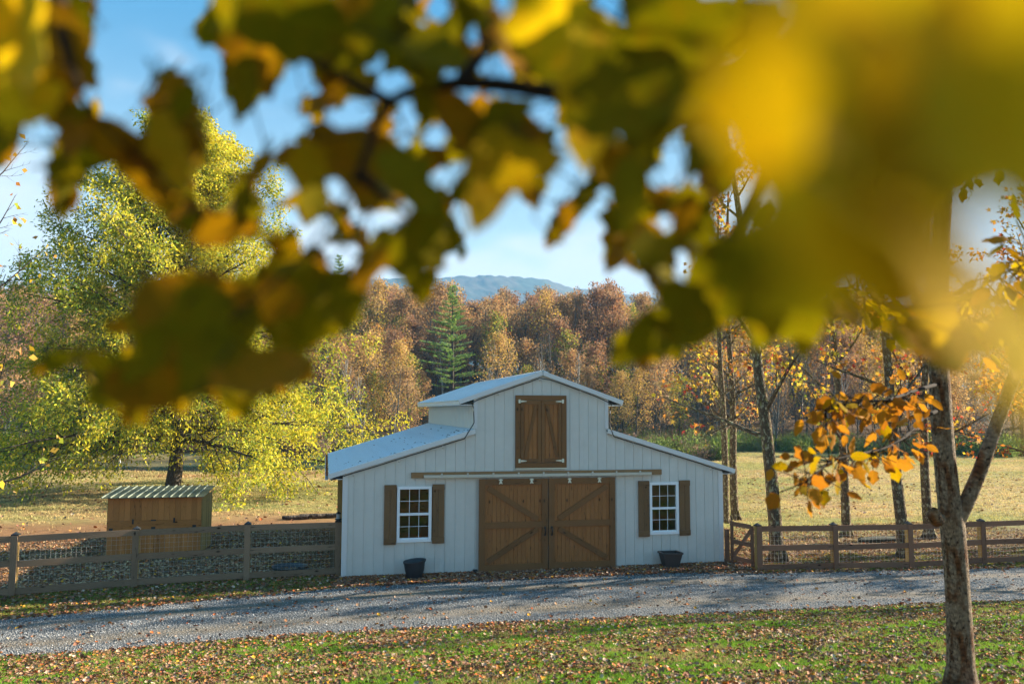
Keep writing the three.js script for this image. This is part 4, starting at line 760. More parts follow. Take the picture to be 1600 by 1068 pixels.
[-5.903,4.751,21.813,-0.19,-0.82,0.54,0.62,0.33,0.71,0.033,2,1],
[-6.462,4.841,21.454,-0.60,-0.57,-0.56,-0.76,0.16,0.63,0.041,0,0],
[-6.283,4.934,21.612,-0.07,-0.99,-0.09,-0.45,-0.05,0.89,0.037,0,1],
[-6.132,4.689,21.802,0.31,-0.86,-0.40,0.06,-0.40,0.91,0.028,0,0],
[-5.526,4.755,21.883,0.43,-0.89,0.14,-0.52,-0.11,0.85,0.056,1,1],
[-6.081,4.678,21.756,0.37,-0.82,-0.43,-0.01,-0.47,0.88,0.029,1,1],
[-6.159,4.702,21.572,-0.53,0.84,0.10,0.14,-0.04,0.99,0.027,2,1],
[-5.833,4.93,21.6,-0.80,-0.17,-0.58,-0.59,-0.01,0.81,0.031,2,0],
[-6.103,4.706,21.617,0.87,-0.47,0.14,0.05,0.36,0.93,0.031,2,0],
[-6.06,4.895,21.56,0.73,-0.29,0.62,-0.48,0.42,0.77,0.035,0,0],
[-6.222,4.786,21.603,0.19,-0.98,0.06,-0.42,-0.02,0.91,0.032,0,0],
[-6.463,4.507,21.489,-0.54,-0.84,0.01,-0.16,0.11,0.98,0.029,0,0],
[-5.69,5.034,21.637,0.22,-0.93,0.29,-0.72,0.04,0.69,0.049,2,1],
[-6.127,4.781,21.694,-0.56,-0.58,-0.59,-0.57,-0.25,0.78,0.037,0,0],
[-5.517,5.106,21.712,0.45,-0.87,-0.21,-0.09,-0.27,0.96,0.028,1,2],
[-6.529,4.856,21.489,-0.55,-0.70,0.45,0.58,0.06,0.81,0.048,0,0],
[-5.979,4.751,21.572,0.42,-0.86,0.29,-0.33,0.15,0.93,0.041,1,0],
[-5.478,4.876,21.738,0.91,0.29,-0.29,0.34,-0.16,0.93,0.032,2,0],
[-5.806,5.046,21.703,0.43,-0.90,0.09,-0.16,0.03,0.99,0.030,0,0],
[-6.295,4.774,21.771,0.79,-0.61,-0.04,-0.00,-0.07,1.00,0.034,0,1],
[-6.153,4.738,21.538,0.75,-0.65,-0.14,0.48,0.37,0.80,0.026,1,0],
[-5.814,4.721,21.689,0.83,-0.56,0.04,0.06,0.15,0.99,0.033,2,0],
[-5.919,4.93,21.624,-0.59,-0.72,-0.38,-0.28,-0.26,0.92,0.029,0,1],
[-5.794,4.995,21.728,0.39,-0.72,0.57,-0.60,0.27,0.75,0.038,0,3],
[-6.25,4.878,21.574,0.72,-0.62,-0.30,0.40,0.02,0.92,0.066,2,1],
[-5.463,5.02,21.725,0.98,-0.02,-0.22,0.22,0.25,0.94,0.066,1,0],
[-5.773,4.717,21.589,-0.12,-0.98,-0.15,0.38,-0.19,0.91,0.030,0,0],
[-5.607,4.772,21.838,0.79,-0.45,0.42,-0.14,0.53,0.84,0.028,1,0],
[-6.125,4.73,21.568,0.53,-0.62,0.58,-0.05,0.66,0.75,0.030,1,1],
[-6.543,5.05,21.518,0.27,-0.96,0.07,-0.13,0.04,0.99,0.042,0,2],
[-5.56,4.665,21.838,0.50,-0.80,0.34,0.44,0.57,0.69,0.049,0,0],
[-5.709,4.897,21.762,0.77,-0.61,-0.19,-0.45,-0.72,0.53,0.028,1,0],
[-5.641,4.938,21.769,-0.35,-0.93,0.12,-0.27,0.23,0.93,0.036,0,2],
[-6.37,4.451,21.468,0.67,-0.67,0.32,-0.65,-0.33,0.68,0.042,0,0],
[-5.807,5.13,21.659,0.10,-0.83,0.55,0.59,0.50,0.63,0.054,2,0],
[-6.213,4.718,21.628,-0.71,0.12,-0.69,-0.66,-0.45,0.60,0.042,1,0],
[-6.139,4.828,21.519,0.15,-0.93,0.34,0.15,0.36,0.92,0.026,0,3],
[-6.154,4.822,21.559,0.98,0.19,-0.04,0.01,0.13,0.99,0.027,2,1],
[-6.342,4.93,21.751,0.23,-0.93,0.29,0.41,0.36,0.84,0.041,0,0],
[-5.79,5.009,21.639,0.33,-0.94,0.05,-0.36,-0.08,0.93,0.029,0,0],
[-5.826,4.641,21.617,-0.36,-0.78,-0.52,-0.87,0.08,0.49,0.033,1,0],
[-5.782,5.025,21.807,0.21,-0.94,0.28,-0.13,0.26,0.96,0.067,1,1],
[-6.035,4.543,21.526,-0.32,-0.47,-0.82,-0.95,0.19,0.26,0.048,1,0],
[-6.035,4.778,21.65,-0.37,-0.93,0.05,0.10,0.01,0.99,0.043,1,0],
[-5.948,4.721,21.612,0.46,-0.61,-0.64,-0.32,-0.79,0.52,0.050,1,0],
[-6.213,4.485,21.517,-0.08,-0.99,-0.15,-0.82,-0.01,0.57,0.044,2,1],
[-5.758,4.866,21.896,-0.47,-0.85,-0.25,-0.04,-0.26,0.97,0.029,2,1],
[-6.366,5.024,21.621,-0.89,-0.38,-0.26,-0.42,0.46,0.78,0.047,2,1],
[-5.961,4.68,21.779,-0.98,-0.06,-0.17,-0.17,0.61,0.77,0.043,0,1],
[-6.14,4.467,21.733,-0.58,-0.54,-0.61,-0.60,-0.23,0.77,0.043,1,0],
[-5.894,4.991,21.871,0.73,-0.61,0.31,-0.24,0.20,0.95,0.031,2,1],
[-5.631,4.919,21.682,0.64,-0.46,0.62,-0.77,-0.38,0.51,0.029,0,3],
[-5.628,4.943,21.715,-0.14,-0.98,-0.11,-0.84,0.06,0.53,0.030,2,0],
[-5.597,4.517,21.909,-0.38,-0.91,0.15,-0.30,0.27,0.91,0.026,2,0],
[-6.407,4.492,21.635,-0.86,-0.32,-0.40,-0.46,0.14,0.88,0.027,1,0],
[-6.363,4.787,21.654,-0.59,-0.81,0.03,0.35,-0.23,0.91,0.026,0,3],
[-5.46,4.648,21.678,0.69,-0.72,-0.07,0.06,-0.04,1.00,0.033,1,1],
[-6.325,4.45,21.577,-0.66,-0.63,0.41,0.01,0.53,0.85,0.033,0,1],
[-6.022,4.509,21.604,-0.75,-0.65,-0.11,-0.09,-0.06,0.99,0.044,1,1],
[-6.24,4.956,21.666,-0.32,-0.84,0.43,-0.15,0.49,0.86,0.042,1,1],
[-6.1,4.517,21.748,-0.97,0.06,-0.22,-0.21,0.21,0.96,0.029,0,1],
[-5.782,4.963,21.85,-0.37,-0.93,-0.03,-0.58,0.21,0.79,0.033,2,0],
[-5.399,4.914,21.702,-0.42,-0.91,-0.02,-0.08,0.02,1.00,0.033,0,0],
[-6.379,5.066,21.628,0.50,-0.51,0.70,-0.86,-0.41,0.32,0.048,1,0],
[-5.694,4.762,21.746,0.29,-0.73,0.62,0.29,0.69,0.67,0.027,0,0],
[-6.046,4.762,21.645,0.17,-0.98,0.14,-0.76,-0.03,0.65,0.042,1,0],
[-5.643,4.899,21.699,-0.19,-0.95,0.23,0.09,0.22,0.97,0.027,0,1],
[-6.219,4.852,21.503,-0.99,0.07,-0.15,-0.14,0.05,0.99,0.039,0,1],
[-6.191,4.447,21.769,-0.58,-0.41,-0.71,-0.58,-0.41,0.71,0.043,2,1],
[-5.736,5.007,21.761,-0.67,-0.71,0.20,-0.37,0.56,0.74,0.039,2,1],
[-6.455,4.963,21.745,-0.05,-0.96,-0.27,-0.37,-0.23,0.90,0.059,2,2],
[-6.115,4.919,21.685,-0.41,-0.83,0.38,0.59,0.07,0.80,0.029,0,1],
[-5.838,4.639,21.601,-0.06,-0.99,0.14,0.21,0.12,0.97,0.026,0,1],
[-5.957,4.668,21.699,0.91,0.30,0.28,-0.37,0.31,0.88,0.030,0,0],
[-6.382,4.487,21.502,0.21,-0.88,-0.43,-0.86,-0.37,0.34,0.061,2,1],
[-6.407,4.754,21.609,0.43,-0.90,-0.07,-0.49,-0.30,0.82,0.028,1,3],
[-6.355,4.472,21.617,0.50,-0.87,0.01,-0.05,-0.03,1.00,0.027,0,0],
[-5.85,4.796,21.838,0.67,-0.69,-0.29,0.30,-0.11,0.95,0.028,0,3],
[-6.407,4.751,21.632,-0.06,-0.98,0.16,-0.37,0.17,0.91,0.030,0,1],
[-6.094,4.826,21.711,-0.12,-0.77,-0.63,-0.54,-0.48,0.69,0.032,0,0],
[-5.699,4.766,21.861,-0.08,-1.00,0.05,-0.65,0.08,0.76,0.027,0,0],
[-5.949,4.779,21.655,-0.18,-0.77,-0.61,-0.24,-0.57,0.79,0.034,0,0],
[-5.786,4.95,21.784,-0.44,-0.90,0.02,0.06,-0.01,1.00,0.028,0,0],
[-5.892,4.97,21.75,0.06,-1.00,-0.05,-0.46,-0.08,0.88,0.030,1,1],
[-5.994,4.968,21.582,0.26,-0.92,0.31,0.15,0.35,0.92,0.032,0,0],
[-5.965,4.577,21.831,0.27,-0.96,-0.04,-0.39,-0.15,0.91,0.027,0,1],
[-6.211,5.077,21.589,-0.33,-0.94,0.03,-0.22,0.10,0.97,0.039,0,1],
[-5.699,4.683,21.883,0.82,-0.54,-0.17,0.04,-0.23,0.97,0.029,2,0],
[-6.305,4.8,21.575,0.51,-0.83,0.22,-0.73,-0.28,0.63,0.041,2,1],
[-5.925,4.824,21.786,0.93,-0.33,0.14,-0.09,0.18,0.98,0.027,0,1],
[-6.27,4.759,21.518,0.66,-0.75,0.01,0.17,0.16,0.97,0.026,0,0],
[-5.99,4.74,21.684,-0.02,-0.80,0.60,-0.80,0.38,0.47,0.035,0,0],
[-6.433,4.825,21.534,-0.73,-0.69,-0.03,-0.40,0.38,0.84,0.039,1,1],
[-5.846,4.872,21.651,-0.11,-0.88,-0.47,0.42,-0.47,0.78,0.033,0,1],
[-5.86,4.876,21.734,-0.47,-0.86,-0.22,-0.54,0.08,0.84,0.026,0,0],
[-6.108,4.696,21.725,0.86,-0.51,-0.09,-0.40,-0.76,0.52,0.027,0,0],
[-6.047,4.557,21.538,0.56,-0.67,-0.49,0.14,-0.50,0.85,0.040,0,1],
[-6.014,4.919,21.642,-0.61,-0.45,-0.65,-0.31,-0.63,0.72,0.032,2,0],
[-6.103,4.763,21.78,-0.31,-0.94,0.10,-0.83,0.33,0.45,0.045,1,1],
[-5.48,4.664,21.737,-0.16,-0.95,-0.28,-0.05,-0.28,0.96,0.033,0,0],
[-6.314,4.427,21.496,0.63,-0.66,0.40,-0.73,-0.34,0.59,0.034,2,1],
[-6.277,4.553,21.681,-0.20,-0.84,-0.50,-0.52,-0.34,0.79,0.030,0,1],
[-6.198,4.643,21.524,0.83,0.56,0.01,-0.19,0.26,0.95,0.027,0,1],
[-6.381,4.527,21.592,-0.09,-0.97,0.23,0.14,0.21,0.97,0.031,0,1],
[-5.96,4.722,21.584,0.83,-0.49,0.27,-0.23,0.15,0.96,0.033,2,3],
[-5.99,4.895,21.832,0.27,-0.95,-0.17,-0.28,-0.24,0.93,0.032,2,0],
[-6.155,4.457,21.69,-0.90,0.14,-0.41,-0.38,0.19,0.91,0.031,1,0],
[-6.344,5.045,21.709,-0.19,-0.94,0.30,-0.67,0.35,0.66,0.040,1,1],
[-5.973,4.647,21.576,0.90,-0.44,-0.01,-0.22,-0.46,0.86,0.046,0,0],
[-5.457,4.878,21.685,-0.45,-0.89,0.06,0.62,-0.27,0.73,0.052,2,0],
[-5.441,4.538,21.674,-0.42,-0.64,-0.65,-0.14,-0.66,0.74,0.040,2,0],
[-6.122,4.852,21.824,-0.25,-0.82,-0.51,-0.89,-0.01,0.45,0.034,1,1],
[-6.116,4.776,21.636,-0.24,-0.97,-0.01,0.54,-0.14,0.83,0.042,0,0],
[-6.189,4.729,21.704,0.64,-0.58,0.49,-0.76,-0.43,0.49,0.033,1,3],
[-5.57,5.127,21.711,-0.71,-0.68,0.20,-0.37,0.59,0.71,0.043,0,2],
[-5.82,5.065,21.744,0.51,-0.86,0.07,0.19,0.19,0.96,0.041,1,1],
[-6.208,5.053,21.606,-0.34,-0.82,-0.46,-0.41,-0.30,0.86,0.028,0,0],
[-6.266,4.434,21.668,0.14,-0.97,-0.17,-0.28,-0.21,0.94,0.026,1,1],
[-6.038,4.535,21.61,-0.51,-0.71,-0.48,-0.17,-0.47,0.87,0.032,0,1],
[-6.145,4.785,21.635,-0.35,-0.77,-0.53,-0.91,0.16,0.38,0.068,0,1],
[-6.089,4.845,21.542,0.40,0.91,-0.12,-0.31,0.26,0.91,0.030,0,3],
[-5.843,5.097,21.751,-0.56,-0.62,-0.54,-0.79,0.21,0.58,0.064,1,1],
[-5.535,5.079,21.804,-0.55,-0.69,-0.46,-0.46,-0.21,0.86,0.026,0,0],
[-5.974,4.744,21.606,-0.89,0.35,0.28,0.29,-0.03,0.96,0.038,1,1],
[-5.519,4.51,21.634,0.33,0.65,0.68,-0.05,-0.71,0.70,0.045,0,1],
[-6.141,4.74,21.526,0.46,-0.55,-0.69,0.38,-0.58,0.72,0.027,2,0],
[-6.423,4.834,21.617,0.58,-0.80,0.14,-0.47,-0.19,0.86,0.031,0,3],
[-5.497,4.85,21.771,0.57,-0.79,0.23,-0.69,-0.30,0.67,0.027,0,0],
[-5.901,4.887,21.695,-0.74,-0.22,-0.63,-0.59,-0.22,0.77,0.029,2,1],
[-6.329,4.963,21.777,-0.05,-0.99,0.16,-0.82,0.13,0.55,0.040,0,1],
[-6.214,5.114,21.539,-0.08,-1.00,0.01,-0.40,0.04,0.92,0.032,0,3],
[-6.188,5.02,21.655,0.60,-0.77,-0.19,0.11,-0.16,0.98,0.034,1,0],
[-6.244,4.826,21.538,0.66,-0.75,0.10,-0.48,-0.31,0.82,0.034,1,0],
[-6.46,4.883,21.476,0.85,-0.39,0.36,-0.49,-0.32,0.81,0.031,2,0],
[-6.258,4.86,21.787,0.42,-0.44,0.79,-0.88,0.03,0.48,0.034,1,0],
[-6.013,4.671,21.723,0.12,-0.84,0.53,-0.39,0.45,0.80,0.031,1,0],
[-5.801,4.803,21.646,0.34,-0.88,0.34,-0.76,-0.04,0.65,0.035,0,1],
[-5.627,4.755,21.827,-0.88,-0.47,0.08,-0.32,0.70,0.64,0.041,1,0],
[-5.936,4.875,21.843,0.31,-0.92,-0.24,-0.67,-0.39,0.63,0.028,2,1],
[-5.737,4.953,21.681,0.07,-0.94,0.33,0.44,0.33,0.83,0.031,2,0],
[-6.24,4.874,21.702,-0.94,-0.33,-0.09,-0.24,0.45,0.86,0.034,1,1],
[-5.572,4.683,21.801,-0.65,-0.67,-0.36,-0.72,0.41,0.56,0.029,0,0],
[-5.443,4.799,21.791,-0.37,-0.92,0.15,0.23,0.06,0.97,0.029,1,0],
[-6.392,4.771,21.709,-0.12,-0.95,-0.28,-0.84,-0.05,0.54,0.054,1,0],
[-5.485,4.788,21.683,0.52,-0.76,0.39,-0.39,0.19,0.90,0.051,2,1],
[-6.21,4.628,21.753,0.41,-0.85,-0.33,0.31,-0.22,0.93,0.034,0,3],
[-6.169,5.002,21.54,-0.19,-0.98,-0.02,0.29,-0.07,0.96,0.042,0,1],
[-6.198,4.879,21.66,-0.29,-0.95,0.11,-0.22,0.17,0.96,0.030,0,0],
[-5.953,4.943,21.759,0.25,-0.87,-0.43,-0.86,-0.40,0.32,0.027,0,3],
[-6.025,4.498,21.547,-0.62,-0.73,-0.29,-0.19,-0.21,0.96,0.034,1,0],
[-6.141,4.742,21.705,-0.61,-0.33,-0.72,-0.75,0.54,0.38,0.047,2,0],
[-5.849,4.879,21.791,-0.08,-0.89,-0.44,-0.81,-0.20,0.55,0.026,2,0],
[-5.935,4.956,21.724,-0.72,-0.63,-0.29,0.16,-0.56,0.81,0.028,0,0],
[-5.527,4.681,21.894,0.81,0.24,0.53,-0.33,-0.56,0.76,0.039,0,0],
[-6.041,4.865,21.837,0.20,-0.92,0.34,-0.67,0.13,0.73,0.027,2,1],
[-5.768,4.95,21.655,-0.33,-0.76,0.56,-0.69,0.59,0.41,0.038,2,0],
[-6.303,4.569,21.608,-0.27,-0.83,-0.48,0.48,-0.55,0.69,0.031,1,0],
[-6.401,4.862,21.601,-0.93,-0.25,-0.26,-0.29,0.07,0.96,0.028,2,1],
[-5.479,4.671,21.701,-0.99,-0.10,-0.08,-0.03,-0.43,0.90,0.028,2,1],
[-5.955,4.942,21.722,0.66,-0.74,0.14,0.02,0.20,0.98,0.034,1,1],
[-5.848,4.918,21.78,0.17,-0.97,-0.15,0.53,-0.04,0.84,0.027,0,1],
[-5.766,4.959,21.725,-0.63,-0.68,0.38,0.02,0.48,0.88,0.035,1,1],
[-6.462,4.52,21.466,-0.29,-0.96,-0.02,-0.69,0.20,0.69,0.028,0,0],
[-6.249,4.917,21.749,0.68,-0.73,-0.10,-0.09,-0.22,0.97,0.027,0,1],
[-5.538,4.676,21.768,0.12,-0.93,0.36,-0.54,0.24,0.81,0.028,1,1],
[-5.862,4.619,21.66,0.60,-0.67,-0.44,0.37,-0.26,0.89,0.028,0,1],
[-6.322,4.602,21.494,-0.37,-0.92,-0.14,0.16,-0.21,0.96,0.026,0,1],
[-6.084,4.724,21.578,-0.23,-0.74,-0.63,-0.13,-0.62,0.77,0.031,1,3],
[-5.45,4.539,21.759,0.27,-0.90,-0.34,0.10,-0.32,0.94,0.030,0,1],
[-6.313,4.531,21.578,0.24,-0.97,0.06,-0.54,-0.08,0.84,0.027,2,1],
[-6.143,4.749,21.53,0.82,-0.40,-0.41,0.22,-0.44,0.87,0.030,2,0],
[-6.259,4.938,21.682,0.46,-0.20,0.87,-0.59,0.66,0.46,0.056,0,1],
[-5.939,4.72,21.785,0.79,0.61,-0.03,-0.39,0.54,0.75,0.027,2,3],
[-5.954,4.743,21.592,-0.20,-0.98,-0.01,-0.87,0.18,0.46,0.038,0,0],
[-6.104,4.482,21.502,0.82,-0.57,-0.04,-0.33,-0.53,0.78,0.046,1,1],
[-6.013,4.53,21.69,-0.87,0.49,0.04,-0.21,-0.44,0.87,0.044,1,1],
[-5.814,4.796,21.655,-0.65,-0.75,-0.12,-0.35,0.16,0.92,0.028,2,1],
[-5.971,4.769,21.617,-0.70,-0.71,-0.03,-0.20,0.16,0.97,0.038,0,1],
[-6.084,4.753,21.669,0.77,-0.15,0.62,-0.30,0.77,0.56,0.044,0,0],
[-5.393,4.859,21.684,0.13,-0.99,-0.09,0.27,-0.05,0.96,0.029,0,0],
[-5.964,4.667,21.615,-0.50,-0.82,-0.28,-0.45,-0.03,0.89,0.030,1,0],
[-5.404,4.706,21.706,-0.19,-0.89,0.41,0.80,0.09,0.59,0.045,2,1],
[-6.196,4.773,21.509,0.81,-0.49,-0.31,0.00,-0.53,0.85,0.028,2,1],
[-6.097,4.48,21.639,0.36,-0.78,0.51,-0.11,0.51,0.86,0.044,0,1],
[-5.885,4.651,21.702,0.15,-0.97,-0.20,-0.73,-0.24,0.64,0.027,0,1],
[-5.637,4.908,21.761,-0.51,-0.82,0.26,-0.43,0.50,0.75,0.029,2,0],
[-5.96,4.727,21.667,-0.13,-0.92,0.36,-0.41,0.38,0.83,0.034,0,1],
[-5.978,4.707,21.809,0.12,-0.65,-0.75,-0.83,-0.48,0.28,0.040,1,1],
[-6.219,4.654,21.601,0.26,-0.96,-0.04,0.54,0.11,0.84,0.033,2,0],
[-5.378,5.093,21.846,0.23,-0.96,-0.14,-0.79,-0.27,0.54,0.035,0,0],
[-5.319,4.757,21.75,0.94,0.24,-0.25,0.34,-0.54,0.77,0.058,2,0],
[-5.506,4.713,22.002,-0.54,-0.84,0.12,-0.09,0.20,0.98,0.030,1,3],
[-5.327,4.928,21.977,0.92,-0.30,-0.26,0.34,0.22,0.92,0.027,0,0],
[-4.995,4.538,21.773,-0.00,-0.96,0.27,0.36,0.25,0.90,0.029,2,0],
[-5.423,4.503,22.091,-0.77,0.47,-0.43,-0.46,0.07,0.89,0.026,0,0],
[-5.446,4.57,21.919,0.07,-0.73,-0.68,0.10,-0.68,0.73,0.023,0,0],
[-5.228,4.498,22.18,0.04,-0.99,0.11,0.47,0.12,0.87,0.021,0,0]
];

// ------------------------------------------------------------------ trees
// grows one branch and its children into wood; collects twig points for leaves
function grow(wood, rng, p0, dir, len, r, lvl, o, twigs) {
  const seg = lvl === 0 ? o.seg || 8 : Math.max(3, 6 - lvl), path = [p0.clone()], rad = [r], d = dir.clone().normalize(), step = len / seg;
  for (let k = 1; k <= seg; k++) {
    d.addScaledVector(randDir(rng), o.wob * (lvl ? 1 : 0.35)); d.y += (lvl ? o.lift : 0.05) * (lvl > 1 ? 0.6 : 1) - (lvl ? o.droop * k / seg : 0); d.normalize();
    path.push(path[k - 1].clone().addScaledVector(d, step)); rad.push(r * (1 - (k / seg) * (lvl === 0 ? 0.75 : 0.8)));
  }
  wood.tube(path, rad, lvl === 0 ? o.sides || 7 : lvl === 1 ? 5 : 3);
  if (o.leafy && lvl >= 2 && lvl < o.levels) for (let k = 2; k <= seg; k++) twigs.push([path[k], d.clone(), lvl]);
  if (lvl >= o.levels) { for (let k = 1; k <= seg; k++) twigs.push([path[k], d.clone(), lvl]); return; }
  const n = o.kids[lvl];
  for (let k = 0; k < n; k++) {
    const f = lerp(lvl === 0 ? o.clear : o.from || 0.25, 0.98, (k + rng() * 0.8) / n), i = Math.min(seg - 1, Math.floor(f * seg)), q = path[i].clone().lerp(path[i + 1], f * seg - i);
    const t = path[i + 1].clone().sub(path[i]).normalize(), a = (lvl === 0 ? k * 2.4 + rng() * 0.9 : rng() * 6.28); let u = Math.abs(t.y) < 0.9 ? V(0, 1, 0) : V(1, 0, 0); u.addScaledVector(t, -u.dot(t)).normalize(); const w = t.clone().cross(u);
    const side = u.multiplyScalar(Math.cos(a)).addScaledVector(w, Math.sin(a)), ang = o.angle[lvl] * (0.8 + 0.4 * rng()) * (lvl === 0 ? lerp(1.15, 0.55, f) : 1);
    const L = lvl === 0 ? o.limb(f) * (0.8 + 0.4 * rng()) : len * o.ratio * (0.6 + 0.6 * rng()) * (1 - f * 0.4);
    grow(wood, rng, q, t.clone().multiplyScalar(Math.cos(ang)).addScaledVector(side, Math.sin(ang)), L, Math.max(lerp(rad[i], rad[i + 1], f * seg - i) * (lvl === 0 ? 0.5 : 0.6), o.thin || 0.006), lvl + 1, o, twigs);
  }
}
function leafOut(crown, rng, twigs, o) { // o: n per twig point, size, spread, colors [[rgb, weight]...], star
  const tw = o.colors.reduce((s, c) => s + c[1], 0);
  for (const [p, d] of twigs) {
    const n = Math.floor(o.n + rng()); if (o.skip && rng() < o.skip) continue;
    for (let k = 0; k < n; k++) {
      const q = p.clone().addScaledVector(randDir(rng), o.spread * Math.cbrt(rng())), e = d.clone().multiplyScalar(0.6).add(randDir(rng)).add(V(0, -(o.hang ?? 0.25), 0)).normalize(), nn = randDir(rng).add(V(0, 0.5, 0)); nn.addScaledVector(e, -nn.dot(e)).normalize();
      let w = rng() * tw, c = o.colors[0][0]; for (const [col, wt] of o.colors) { if ((w -= wt) <= 0) { c = col; break; } }
      if (o.shift) c = o.shift(q, c, rng); const s = o.size * (0.65 + 0.7 * rng()), cc = tint(c, rng, 0.3);
      if (o.star) crown.star(q, e, nn, s, cc); else crown.leaf(q, e, nn, s, s * (o.wide ?? 0.55), cc);
    }
  }
}
function tree(name, label, category, pos, seed, w, l, bark, group, turn = 0) {
  const t = thing(name, label, category, pos, turn, group), rng = mulberry(seed), wood = new Build(), twigs = [];
  grow(wood, rng, V(0, -0.3, 0), (w.lean || V(0, 1, 0)).clone(), w.h, w.r, 0, w, twigs); 
  { // root flare
    const n = 5; for (let k = 0; k < n; k++) { const a = k * 1.2566 + rng(), d = V(Math.cos(a), 0, Math.sin(a)); wood.tube([V(0, w.r * 2.2, 0).addScaledVector(d, w.r * 0.55), V(0, w.r * 0.7, 0).addScaledVector(d, w.r * 0.95), V(0, -0.1, 0).addScaledVector(d, w.r * 1.9)], [w.r * 0.35, w.r * 0.42, w.r * 0.2], 5); } }
  mesh('trunk', wood.geo(), bark, t);
  if (l) { const crown = new Build(); leafOut(crown, rng, twigs, l); mesh('crown', crown.geo(), M.leaf, t); }
  return t;
}
const Y = [0.62, 0.42, 0.03], GOLD = [0.55, 0.33, 0.05], ORANGE = [0.52, 0.20, 0.03], RUST = [0.33, 0.11, 0.035], RED = [0.42, 0.06, 0.03], GREEN = [0.10, 0.16, 0.025], LIME = [0.30, 0.33, 0.03], BROWN = [0.31, 0.19, 0.085], FAWN = [0.47, 0.30, 0.11];

{ // broad yellow-green tree on the left of the field
  const x = -14.1, z = -25.6, t = thing('willow_oak_tree', 'broad yellow-green tree in the field behind the small shelter', 'tree', [x, ground(x, z), z]);
  const rng = mulberry(31), wood = new Build(), crown = new Build(), twigs = [], H = 21, main = [];
  for (let k = 0; k <= 12; k++) main.push(V(0.25 * Math.sin(k * 0.8), -0.3 + k / 12 * H * 0.95, 0.2 * Math.cos(k)));
  wood.tube(main, main.map((_, k) => 0.40 * (1 - k / 12.5) + 0.02), 9);
  const NL = 96, o = { from: 0.1, leafy: true, levels: 3, kids: [0, 13, 4], angle: [0, 0.75, 0.7], ratio: 0.42, wob: 0.10, lift: 0.015, droop: 0.05, thin: 0.008, clear: 0.2, seg: 6 };
  for (let k = 0; k < NL; k++) {
    const f = Math.pow((k + rng() * 0.7) / NL, 1.25), h = 2.7 + f * (H - 4.0), a = k * 2.399 + rng() * 0.5, L = (10.2 * Math.pow(1 - f, 0.8) + 1.0) * (0.75 + 0.4 * rng());
    const d = V(Math.cos(a), lerp(0.02, 1.1, f), Math.sin(a)); grow(wood, rng, V(0.25 * Math.sin(h / H * 12 * 0.8), h, 0.2 * Math.cos(h / H * 12)), d, L, 0.05 + 0.07 * (1 - f), 1, { ...o, droop: lerp(0.115, 0.02, f) }, twigs);
  }
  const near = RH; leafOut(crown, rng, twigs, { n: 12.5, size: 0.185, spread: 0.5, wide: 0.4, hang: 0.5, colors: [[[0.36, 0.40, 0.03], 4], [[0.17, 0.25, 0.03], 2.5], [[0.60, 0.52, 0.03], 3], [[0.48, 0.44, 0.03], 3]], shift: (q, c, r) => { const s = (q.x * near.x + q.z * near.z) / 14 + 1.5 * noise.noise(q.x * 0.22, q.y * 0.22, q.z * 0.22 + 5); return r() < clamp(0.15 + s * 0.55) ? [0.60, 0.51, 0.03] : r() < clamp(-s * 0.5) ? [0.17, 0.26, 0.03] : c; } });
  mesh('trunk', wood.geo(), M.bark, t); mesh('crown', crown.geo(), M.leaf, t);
}
{ // row of slender lichen-covered trees right of the barn
  const spots = [
    [9.75, -8.2, 0.16, 13, 'slender lichened tree just behind the right barn corner, left of its pair'], [10.55, -8.9, 0.175, 14, 'slender lichened tree just behind the right barn corner, right of its pair'],
    [7.2, 0.15, 0.22, 14.5, 'stout lichened tree behind the first bay of the right fence'], [12.2, -3.8, 0.175, 13, 'lichened tree farther back behind the second fence bay'],
    [11.25, 0.5, 0.19, 14, 'lichened tree close behind the second post right fence'], [14.8, -2.8, 0.18, 13, 'lichened tree hidden behind the smooth forked trunk'],
    [17.6, -0.6, 0.2, 13, 'lichened tree at the right end of the fence'],
  ];
  spots.forEach(([x, z, r, h, label], k) => tree('sweetgum_tree', label, 'tree', [x, ground(x, z), z], 100 + k * 13,
    { h, r, levels: 3, kids: [13, 6, 4], angle: [1.0, 0.7, 0.8], ratio: 0.42, wob: 0.12, lift: 0.05, droop: 0.03, clear: 0.27, limb: (f) => 3.8 * (1 - f * 0.75), seg: 10, sides: 10, thin: 0.006 },
    { n: 1.6, size: 0.15, spread: 0.26, star: true, skip: 0.3, colors: k === 1 || k === 3 ? [[Y, 4], [GOLD, 3], [ORANGE, 2], [LIME, 2]] : [[Y, 2], [GOLD, 3], [ORANGE, 4], [RED, 1.2], [BROWN, 2]] }, M.lichen, 'row of trees behind the right fence', k * 0.9));
  // more of the same row beyond the right edge: they shade the lane
  [[23.5, 4.4], [30, 0.5]].forEach(([x, z], k) => tree('shade_tree', ['autumn tree right of the picture, closest to the lane', 'autumn tree right of the picture, farthest along the fence', 'autumn tree right of the picture, on the near lawn bank'][k], 'tree', [x, ground(x, z), z], 300 + k * 7,
    { h: 12.5, r: 0.19, levels: 2, kids: [14, 7], angle: [1.0, 0.7], ratio: 0.45, wob: 0.12, lift: 0.05, droop: 0.02, clear: 0.28, limb: (f) => 3.8 * (1 - f * 0.7), seg: 8, thin: 0.012 },
    { n: 1.8, size: 0.22, spread: 0.42, skip: 0.35, wide: 0.8, colors: [[GOLD, 3], [ORANGE, 2], [Y, 2], [BROWN, 2]] }, M.lichen, 'trees along the lane'));
}
